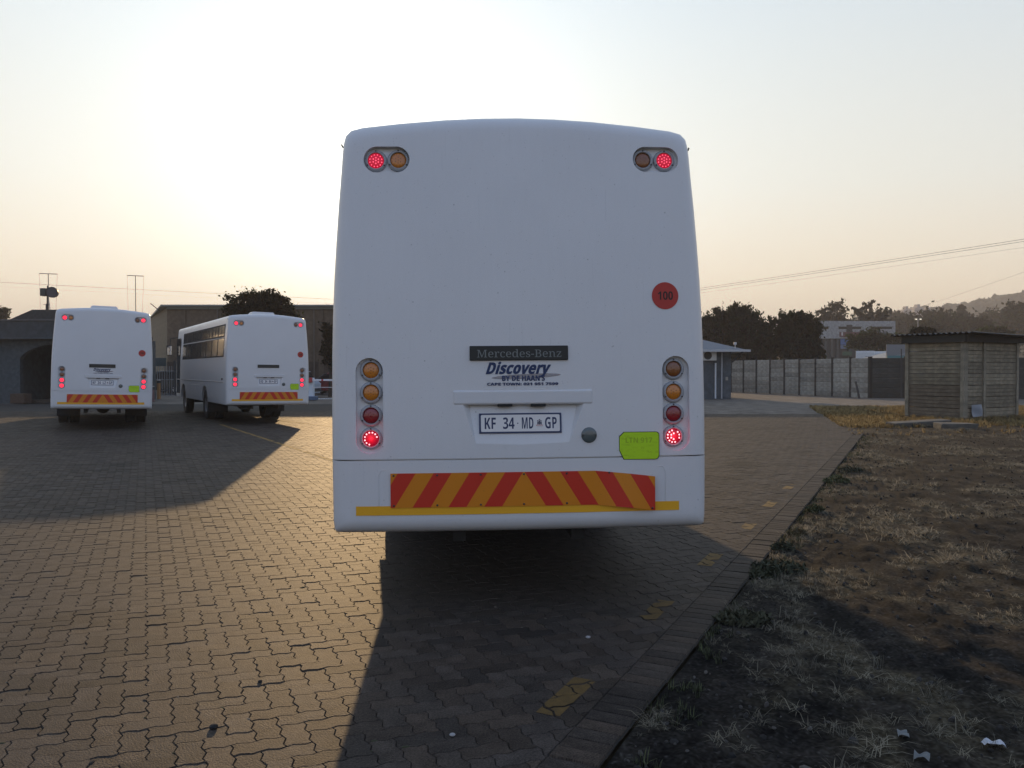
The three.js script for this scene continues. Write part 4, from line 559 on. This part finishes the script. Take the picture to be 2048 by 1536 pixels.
const treeAt = (name, label, px, Z, list, o) => { const x = XA(px, Z); tree(name, label, { x, z: Z, lobes: lobesPx(Z, x, list), ...o }); };
treeAt('bushy_tree', 'dense bushy tree rising between the turned bus and warehouse', 518, 50, [[485, 610, 36, 32], [525, 608, 44, 32], [560, 612, 26, 30], [520, 645, 70, 40], [585, 640, 30, 24], [540, 600, 30, 24]], { leaves: 16000, size: .10, rgb: [.05, .052, .022], seed: 3, clumps: 130, trunk: .2, spread: .22 });
treeAt('dark_shrub_tree', 'dark slender tree against the warehouse wall behind the boom barrier', 660, 52, [[658, 668, 18, 26], [650, 705, 12, 20], [668, 715, 20, 34]], { leaves: 4200, size: .10, rgb: [.03, .032, .014], seed: 5, clumps: 40, trunk: .12 });
treeAt('drooping_tree', 'broad dark drooping tree behind the small grey office', 1478, 74, [[1440, 650, 38, 34], [1478, 645, 40, 40], [1512, 655, 34, 36], [1460, 690, 55, 30], [1515, 695, 34, 34], [1410, 660, 26, 34], [1480, 622, 24, 16], [1440, 622, 18, 12], [1540, 672, 18, 40], [1545, 700, 20, 26]], { leaves: 27000, size: .13, rgb: [.046, .058, .024], seed: 8, droop: .6, clumps: 190, trunk: .32, spread: .2 });
treeAt('drooping_tree', 'narrower dark drooping tree beside the pale commercial block', 1594, 70, [[1572, 650, 26, 32], [1598, 655, 34, 34], [1622, 670, 20, 40], [1590, 695, 38, 28], [1606, 632, 18, 14], [1625, 705, 26, 20]], { leaves: 18000, size: .13, rgb: [.046, .057, .024], seed: 9, droop: .6, clumps: 150, trunk: .28, spread: .2 });
treeAt('open_tree', 'open crowned tree left of the tallest one above the commercial block', 1662, 150, [[1650, 626, 18, 14], [1672, 620, 18, 20], [1660, 645, 30, 16], [1685, 645, 18, 18]], { leaves: 4200, size: .27, rgb: [.05, .056, .026], seed: 12, clumps: 60, trunk: .3, spread: .22 });
treeAt('open_tree', 'tall airy tree with sky showing through above the commercial block', 1742, 150, [[1740, 610, 16, 12], [1718, 625, 18, 12], [1765, 628, 22, 14], [1742, 635, 30, 16], [1740, 650, 40, 12], [1705, 618, 12, 8]], { leaves: 3600, size: .27, rgb: [.052, .056, .026], seed: 14, clumps: 60, trunk: .34, spread: .2 });
treeAt('roadside_tree', 'sparse olive green roadside tree before the commercial block', 1748, 96, [[1715, 682, 26, 18], [1745, 680, 36, 22], [1782, 684, 30, 16], [1800, 678, 18, 14]], { leaves: 5200, size: .15, rgb: [.11, .11, .05], seed: 17, clumps: 60, trunk: .17, spread: .3 });
treeAt('pale_tree', 'pale thin tree showing above the roof of the arched building', -8, 90, [[-6, 628, 26, 18], [-20, 610, 18, 14], [8, 632, 12, 12]], { leaves: 1500, size: .2, rgb: [.10, .085, .05], seed: 19, clumps: 40, trunk: .2 });
// trees of the far side of the road, thinning into the haze
const midTrees = [[1800, 240, 640, 26, 16, 'rounded dark tree below the hilltop flats'], [1822, 200, 646, 30, 22, 'broad dark tree right of the commercial block'], [1872, 190, 640, 36, 28, 'largest round tree on the skyline above the shed roof'], [1896, 170, 652, 36, 24, 'dark spreading tree directly above the shed roof'], [1850, 150, 660, 34, 18, 'low dark tree between the street lamp and the shed roof'], [1938, 180, 650, 30, 26, 'leafy tree beside the narrow pointed conifer'], [1922, 210, 626, 9, 18, 'narrow pointed conifer on the skyline above the shed'], [1960, 160, 654, 22, 20, 'dense tree between the conifer and yellow green bush'], [1990, 230, 638, 36, 22, 'hazy tree at the foot of the hill'], [2032, 190, 624, 26, 22, 'tall tree with a domed top breaking the hill skyline'], [2022, 185, 655, 28, 26, 'dark tree under the domed skyline tree'], [2062, 180, 640, 30, 34, 'dark tree just beyond the tall dome topped tree'], [1985, 110, 664, 34, 10, 'yellow green bush lit above the shed roof'], [1846, 62, 662, 22, 6, 'flat topped dark bush peeping over the shed roof'], [1690, 210, 652, 40, 12, 'low tree mass behind the commercial block'], [2110, 170, 645, 40, 36, 'large tree farthest along the tree line from the hilltop flats']];
midTrees.forEach(([px, Z, py, rx, ry, lab], i) => { const yellow = lab.startsWith('yellow'), dark = lab.startsWith('flat'); treeAt('roadside_grove_tree', lab, px, Z, lab.startsWith('narrow') ? [[px, py - 6, rx * .6, ry * .6], [px, py + 12, rx, ry]] : [[px, py, rx, ry], [px - rx * .5, py + ry * .5, rx * .7, ry * .8], [px + rx * .55, py + ry * .45, rx * .65, ry * .8], [px, py + ry, rx * 1.1, ry]], { leaves: 2600, size: Z * .0022, rgb: yellow ? [.10, .10, .03] : dark ? [.02, .024, .012] : [[.045, .052, .026], [.052, .052, .03], [.038, .046, .024]][i % 3], seed: 40 + i, clumps: 60, trunk: Z * .0018, spread: .26, group: undefined }); });

/* ------------------------------------------------------------------ hill, far flats, lamps, wires */
const hillY = (px) => { const k = [[1560, 680], [1700, 664], [1780, 652], [1840, 642], [1900, 637], [1960, 625], [2010, 615], [2060, 611], [2160, 600], [2400, 570]]; let i = 0; while (i < k.length - 2 && px > k[i + 1][0]) i++; return lerp(k[i][1], k[i + 1][1], clamp((px - k[i][0]) / (k[i + 1][0] - k[i][0]))); };
const HZ = 620, hillH = (x, z) => { const ridge = YA(hillY(1024 + FOCAL * x / HZ), HZ) - 1; return Math.max(-1, ridge * smooth(330, HZ, z) * (1 - .5 * smooth(HZ, 900, z)) + 3 * fbm(x * .012, z * .012, 3)); };
{
  const nx = 90, nz = 40, pos = [], idx = []; for (let j = 0; j <= nz; j++) for (let i = 0; i <= nx; i++) { const z = 320 + j * 15, x = 150 + i * 6.5; pos.push(x, hillH(x, z), -z); }
  for (let j = 0; j < nz; j++) for (let i = 0; i < nx; i++) { const a = j * (nx + 1) + i; idx.push(a, a + 1, a + nx + 1, a + 1, a + nx + 2, a + nx + 1); }
  const g = new THREE.BufferGeometry(); g.setAttribute('position', new THREE.Float32BufferAttribute(pos, 3)); g.setIndex(idx); g.computeVertexNormals(); single('hill', 'long hazy wooded hill rising to the right', 'hill', g, std(.055, .055, .035, 1), { kind: 'structure' });
  const r = rng(91), q = []; for (let i = 0; i < 150; i++) { const a = V(r() - .5, r() - .5, r() - .5).normalize(), b = V(r() - .5, r() - .5, r() - .5), c = V(r() - .5, r() * .9, r() - .5).multiplyScalar(1.9); b.cross(a).normalize(); a.multiplyScalar(.38); b.multiplyScalar(.3); for (const s of [[-1, -1], [1, -1], [1, 1], [-1, -1], [1, 1], [-1, 1]]) q.push(c.x + a.x * s[0] + b.x * s[1], c.y + a.y * s[0] + b.y * s[1], c.z + a.z * s[0] + b.z * s[1]); }
  const cg = new THREE.BufferGeometry(); cg.setAttribute('position', new THREE.Float32BufferAttribute(q, 3)); cg.computeVertexNormals();
  const N = 2600, im = new THREE.InstancedMesh(cg, std(.06, .075, .038, 1, { side: THREE.DoubleSide }), N), m4 = new THREE.Matrix4(), qq = new THREE.Quaternion(); im.name = 'hillside_wood'; im.userData = { label: 'hazy wood covering the distant hillside', category: 'wood', kind: 'stuff' };
  for (let k = 0; k < N; k++) { const z = 335 + Math.pow(r(), .8) * 300, x = z * lerp(.34, .78, r()), s = 2.2 + r() * 3.2; qq.setFromAxisAngle(V(0, 1, 0), r() * 6.28); im.setMatrixAt(k, m4.compose(V(x, hillH(x, z) - .6, -z), qq, V(s, s * (.8 + r() * .5), s))); const f = .6 + r() * .7; im.setColorAt(k, lin(f, f, f)); } im.castShadow = im.receiveShadow = true; scene.add(im);
}
for (const [a, b, t, Z, lab] of [[1806, 1822, 619, 470, 'low pale flats block left of the taller hilltop block'], [1828, 1846, 615, 480, 'taller pale flats block on the distant hilltop'], [1846, 1868, 621, 485, 'long pale flats block right of the taller hilltop block']]) {
  const x = XA((a + b) / 2, Z), o = thing('hilltop_flats', lab, 'building', [x, 0, -Z], 0, 'flats on the hill'), w = (b - a) / FOCAL * Z, top = YA(t, Z); part(o, 'block', box(w, top + 2, 12, 0, top / 2 - 1, -6), std(.36, .32, .30, .8)); part(o, 'roof_house', box(w * .3, 2, 4, w * .15, top + 1, -4), std(.30, .27, .26, .8)); for (let k = 0; k < 4; k++) part(o, 'window_band', box(w * .9, .8, .1, 0, top - 1.8 - k * 3, .05), std(.16, .15, .15, .4));
}
{ const Z = 400, o = thing('lattice_mast', 'faint lattice mast on the skyline above the shed', 'mast', [XA(1884, Z), 0, -Z]), h = YA(611, Z); for (const s of [-1, 1]) part(o, 'mast_leg', rod(V(s * 1.1, 20, 0), V(s * .25, h, 0), .16, .12, 5), M.dark); part(o, 'mast_brace', merge(Array.from({ length: 6 }, (_, k) => rod(V((k % 2 ? 1 : -1) * lerp(1.1, .25, k / 6), lerp(20, h, k / 6), 0), V((k % 2 ? -1 : 1) * lerp(1.1, .25, (k + 1) / 6), lerp(20, h, (k + 1) / 6), 0), .09, .09, 4))), M.dark); part(o, 'mast_arm', rod(V(-1.3, h - 1, 0), V(1.3, h - 1, 0), .1), M.dark); part(o, 'mast_base', box(3, 20, 3, 0, 10, 0), std(.06, .06, .05, .9)); }
{ const Z = 125, o = thing('street_lamp', 'twin headed street lamp with lit heads among the far trees', 'street lamp', [XA(1835, Z), 0, -Z]), h = YA(639, Z); part(o, 'lamp_pole', rod(V(0, -.1, 0), V(0, h, 0), .09, .06), M.steel); for (const s of [-1, 1]) { part(o, 'lamp_arm', rod(V(0, h - .15, 0), V(s * .3, h, 0), .03), M.steel); const hd = part(o, 'lamp_head', rbox(.34, .1, .24, .03, s * .33, h + .06, .02), M.steel); part(hd, 'lit_lens', rbox(.3, .09, .04, .015, s * .33, h + .03, .15), new THREE.MeshStandardMaterial({ color: lin(.8, .8, .7), emissive: lin(1, .93, .72), emissiveIntensity: 1.3 / EXPOSURE })); } }
// overhead wires and the poles that carry them (both ends outside the picture or behind the main bus)
const wireMat = std(.10, .075, .065, .7);
function pole(label, px, Z, h) { const o = thing('utility_pole', label, 'utility pole', [XA(px, Z), 0, -Z]); part(o, 'pole_shaft', rod(V(0, -.2, 0), V(0, h + .5, 0), .13, .09), bark); part(o, 'cross_arm', rbox(1.8, .1, .1, .02, 0, h, 0), bark); for (const s of [-1, 0, 1]) part(o, 'insulator', new THREE.CylinderGeometry(.04, .05, .14, 10).translate(s * .75, h + .11, 0), std(.25, .2, .16, .3)); }
function wire(label, a, b, sag, r, group) { const p = [V(XA(a[0], a[2]), YA(a[1], a[2]), -a[2]), V(XA(b[0], b[2]), YA(b[1], b[2]), -b[2])], m = p[0].clone().lerp(p[1], .5); m.y -= sag; const c = new THREE.QuadraticBezierCurve3(p[0], m, p[1]); single('overhead_wire', label, 'wire', new THREE.TubeGeometry(c, 60, r, 5), wireMat, group ? { group } : {}); }
pole('wooden utility pole hidden behind the main bus', 1150, 86, YA(614, 86)); pole('wooden utility pole beyond the right end of the wires', 2420, 36, YA(426, 36)); pole('wooden utility pole left of the arched building', -420, 62, YA(541, 62));
wire('upper overhead wire climbing right above the trees', [1150, 611.5, 86], [2420, 420, 36], .25, .010, 'overhead wires climbing right'); wire('second overhead wire climbing right just below the uppermost', [1150, 615, 86], [2420, 425, 36.4], .25, .010, 'overhead wires climbing right'); wire('thin lowest of the three wires climbing right', [1150, 618, 86], [2420, 440, 35.6], .3, .005, 'overhead wires climbing right');
wire('single service wire rising from the far trees to the right', [1770, 637, 120], [2420, 414, 36], .2, .008); wire('overhead wire crossing the sky above both far buses', [-420, 541, 62], [1150, 620, 86], .3, .011); wire('faint thin wire just under the one above the far buses', [-420, 549, 62], [1150, 628, 86], .4, .004);

/* ------------------------------------------------------------------ grass, weeds, litter */
function bladeGeo(n, len, wid, lie, seed) {                              // a tuft of thin bent blades
  const r = rng(seed), pos = [], nor = []; for (let i = 0; i < n; i++) {
    const a = r() * 6.283, up = lie ? .12 + r() * .35 : .5 + r() * .9, l = len * (.5 + r() * .8), dx = Math.cos(a), dz = Math.sin(a), ox = (r() - .5) * len * .6, oz = (r() - .5) * len * .6, w = wid * (.6 + r() * .7), px = -dz * w, pz = dx * w, h = Math.sin(up) * l, s = Math.cos(up) * l;
    const P = [[ox - px, -.01, oz - pz], [ox + px, -.01, oz + pz], [ox + dx * s * .5 - px * .8, h * .62, oz + dz * s * .5 - pz * .8], [ox + dx * s * .5 + px * .8, h * .62, oz + dz * s * .5 + pz * .8], [ox + dx * s, h * (lie ? .55 : .95), oz + dz * s]];
    for (const k of [0, 1, 2, 1, 3, 2, 2, 3, 4]) { pos.push(...P[k]); nor.push(dx * .3, .9, dz * .3); }
  }
  const g = new THREE.BufferGeometry(); g.setAttribute('position', new THREE.Float32BufferAttribute(pos, 3)); g.setAttribute('normal', new THREE.Float32BufferAttribute(nor, 3)); return g;
}
const bladeMat = std(1, 1, 1, .85, { side: THREE.DoubleSide });
function scatter(name, label, geo, list, colour) {
  const im = new THREE.InstancedMesh(geo, bladeMat, list.length), m = new THREE.Matrix4(), q = new THREE.Quaternion(), r = rng(list.length); im.name = numbered(name); im.userData = { label, category: 'grass', kind: 'stuff' }; im.castShadow = im.receiveShadow = true;
  list.forEach(([x, z, s], i) => { q.setFromAxisAngle(V(0, 1, 0), r() * 6.283); im.setMatrixAt(i, m.compose(V(x, soilY(x, z), -z), q, V(s, s * (.7 + r() * .6), s))); im.setColorAt(i, colour(r, x, z)); }); scene.add(im);
}
{
  const r = rng(300), lie = [], up = [], gold = [], green = [];
  for (let i = 0; i < 150000; i++) { const z = 2 + Math.pow(r(), 1.5) * 20, o = .05 + Math.pow(r(), 1.2) * 16, x = E0[0] + (z - E0[1]) * ED[0] / ED[1] + o / EN[0]; if (Math.abs(x) > .72 * z + 1.5) continue; const m = strawMask(x, z) + .25 * smooth(1.2, 0, o); if (r() < clamp(.6 * (m - .0)) * (z > 12 ? .6 : 1)) lie.push([x, z, .35 + r() * r() * 1.1]); if (r() < clamp(.16 * (m - .12))) up.push([x, z, .3 + r() * .6]); }
  for (let i = 0; i < 70000; i++) { const z = 7 + r() * 16, o = .05 + r() * 15, x = E0[0] + (z - E0[1]) * ED[0] / ED[1] + o / EN[0]; if (Math.abs(x) > .68 * z + .5) continue; const m = strawMask(x, z) + .2 * fbm(x * 4, z * 6, 2); if (r() < clamp(.5 * (m + .02))) lie.push([x, z, .7 + r() * 1.0]); }
  for (let i = 0; i < 60000; i++) { const z = 20.5 + r() * 16.5, x = 8.8 + (z - CORNER) * .29 + Math.pow(r(), 1.1) * 22; if (Math.abs(x) > .76 * z) continue; const band = smooth(23.2, 25, z) , m = strawMask(x * .6 + 30, z * .8); if (r() < band * clamp(.75 + m)) (m > .22 && z < 34 && r() < .5 ? green : gold).push([x, z, .3 + r() * .45]); else if (r() < .03) gold.push([x, z, .3 + r() * .3]); }
  for (let i = 0; i < 420; i++) { const t = r() * 19, o = .03 + Math.abs(r() + r() - 1) * .3; if (fbm(t * .8, 3, 2) < -.12) continue; green.push([E0[0] + ED[0] * t + EN[0] * o, E0[1] + ED[1] * t + EN[1] * o, .22 + r() * .4]); }
  const straw = (a, b) => (q) => { const f = a + q() * b, w = q(); return w < .12 ? lin(.03 * f, .027 * f, .02 * f) : lin(.23 * f, .20 * f, .135 * f); };
  scatter('dry_straw', 'pale dry straw lying flat over the burnt verge', bladeGeo(18, .11, .0016, true, 1), lie, straw(.45, .6)); scatter('dry_grass', 'short upright dry grass on the burnt verge', bladeGeo(14, .11, .0016, false, 2), up, straw(.4, .6)); scatter('golden_grass', 'golden dry grass around the concrete shed', bladeGeo(18, .17, .005, false, 3), gold, (q) => { const f = .6 + q() * .7; return lin(.40 * f, .27 * f, .09 * f); }); scatter('green_grass', 'green grass tufts along the paving edge and by the shed', bladeGeo(16, .12, .004, false, 4), green, (q) => { const f = .5 + q() * .8; return lin(.085 * f, .095 * f, .03 * f); });
}
// weeds rooted in the edge of the paving, told apart by place
const weedGeo = (seed, n, w, h) => { const r = rng(seed), pos = []; for (let i = 0; i < n; i++) { const a = r() * 6.28, d = Math.sqrt(r()) * w, c = V(Math.cos(a) * d, r() * h * (1.1 - d / w * .6), Math.sin(a) * d * .7), p = V(r() - .5, r() * .6, r() - .5).normalize().multiplyScalar(.022 + r() * .02), s = V(r() - .5, r() - .5, r() - .5).cross(p).normalize().multiplyScalar(.008 + r() * .006); for (const [k, l] of [[-1, 0], [0, 1], [1, 0], [-1, 0], [1, 0], [0, -1]]) pos.push(c.x + p.x * k + s.x * l, c.y + p.y * k + s.y * l, c.z + p.z * k + s.z * l); } const g = new THREE.BufferGeometry(); g.setAttribute('position', new THREE.Float32BufferAttribute(pos, 3)); g.computeVertexNormals(); return g; };
const weedStem = (seed, h) => { const r = rng(seed); return merge(Array.from({ length: 7 }, () => rod(V((r() - .5) * .06, -.04, (r() - .5) * .06), V((r() - .5) * .3, h * (.5 + r() * .5), (r() - .5) * .25), .003, .0015, 4))); };
[[1490, 1240, .26, .08, 'wide low dark weed clump beside the paving edge'], [1518, 1152, .1, .1, 'small dark weed on the paving edge'], [1568, 1098, .15, .11, 'upright dark weed at the end of the bus shadow'], [1596, 1070, .12, .08, 'brownish weed in sunlight at the paving edge'], [1632, 1022, .14, .11, 'leafy weed beside the sunlit edge course'], [1674, 964, .26, .14, 'green weed clump on the sunlit paving edge'], [1704, 942, .3, .1, 'dark weed patch lying behind the green clump'], [1560, 1140, .3, .1, 'flat weed set back in the straw']].forEach(([px, py, w, h, lab], i) => {
  const [x, z] = GP(px, py), o = thing('weed_clump', lab, 'weed', [x, soilY(x, z), -z], 0, 'weeds along the paving edge'); part(o, 'leaves', weedGeo(200 + i, Math.round(260 * w / .25), w * .75, h * .8), std(...[[.05, .05, .025], [.045, .05, .026], [.07, .078, .03], [.09, .07, .035]][[0, 1, 1, 3, 2, 2, 0, 1][i]], .9, { side: THREE.DoubleSide })); part(o, 'stems', weedStem(230 + i, h), std(.07, .06, .03, .9));
});
// litter and stones
const crumple = (w, h, seed) => { const g = new THREE.PlaneGeometry(w, h, 10, 8).rotateX(-Math.PI / 2), p = g.attributes.position; for (let i = 0; i < p.count; i++) p.setY(i, .018 + .016 * noise(p.getX(i) * 18 + seed, p.getZ(i) * 18)); g.computeVertexNormals(); return g; };
const paper = std(.45, .47, .5, .7, { side: THREE.DoubleSide });
[[1996, 1507, .085, .06, 'white scrap of paper on the burnt verge'], [1812, 1484, .07, .04, 'greyish scrap of paper among straw on the verge'], [1850, 1528, .06, .05, 'pale grey scrap lying on bare burnt soil']].forEach(([px, py, w, h, lab], i) => { const [x, z] = GP(px, py), m = single('paper_scrap', lab, 'litter', crumple(w, h, i * 7), i ? std(.16, .17, .165, .8, { side: THREE.DoubleSide }) : paper); m.position.set(x, soilY(x, z) + .006, -z); m.rotation.y = i * 1.3; });
[[1177, 1279, .016, 'small pale stone on the paving in the bus shadow'], [904, 1477, .014, 'tiny white chip on the shaded paving']].forEach(([px, py, s, lab], i) => { const [x, z] = GP(px, py), g = new THREE.IcosahedronGeometry(s, 1), p = g.attributes.position; for (let k = 0; k < p.count; k++) p.setY(k, p.getY(k) * .5); g.computeVertexNormals(); single('pebble', lab, 'pebble', g.translate(x, s * .4, -z), std(.3, .3, .3, .8)); });
[[423, 1461, .02, 'larger black clod lying on the sunlit pavers'], [517, 1368, .012, 'small black speck on the sunlit paving']].forEach(([px, py, s, lab]) => { const [x, z] = GP(px, py); single('dark_clod', lab, 'clod', new THREE.IcosahedronGeometry(s, 1).scale(1, .6, 1.2).translate(x, s * .4, -z), std(.012, .012, .012, .9)); });
{ const r = rng(88), list = []; for (let i = 0; i < 9000; i++) { const z = 2.2 + Math.pow(r(), 1.4) * 20, o = .06 + Math.pow(r(), 1.2) * 12; list.push([E0[0] + (z - E0[1]) * ED[0] / ED[1] + o / EN[0], z, .2 + r() * r() * 1.5]); } const im = new THREE.InstancedMesh(new THREE.DodecahedronGeometry(.014, 0).scale(1, .6, 1.2), std(1, 1, 1, .95), list.length), m = new THREE.Matrix4(), q = new THREE.Quaternion(); list.forEach(([x, z, s], i) => { q.setFromEuler(new THREE.Euler(r() * 3, r() * 6, r() * 3)); im.setMatrixAt(i, m.compose(V(x, soilY(x, z) + .004, -z), q, V(s, s, s))); const f = .012 + r() * r() * .11; im.setColorAt(i, lin(f, f * .9, f * .78)); }); im.name = 'gravel'; im.userData = { label: 'small stones strewn over the burnt verge', category: 'gravel', kind: 'stuff' }; im.castShadow = im.receiveShadow = true; scene.add(im); }

renderer.render(scene, camera);
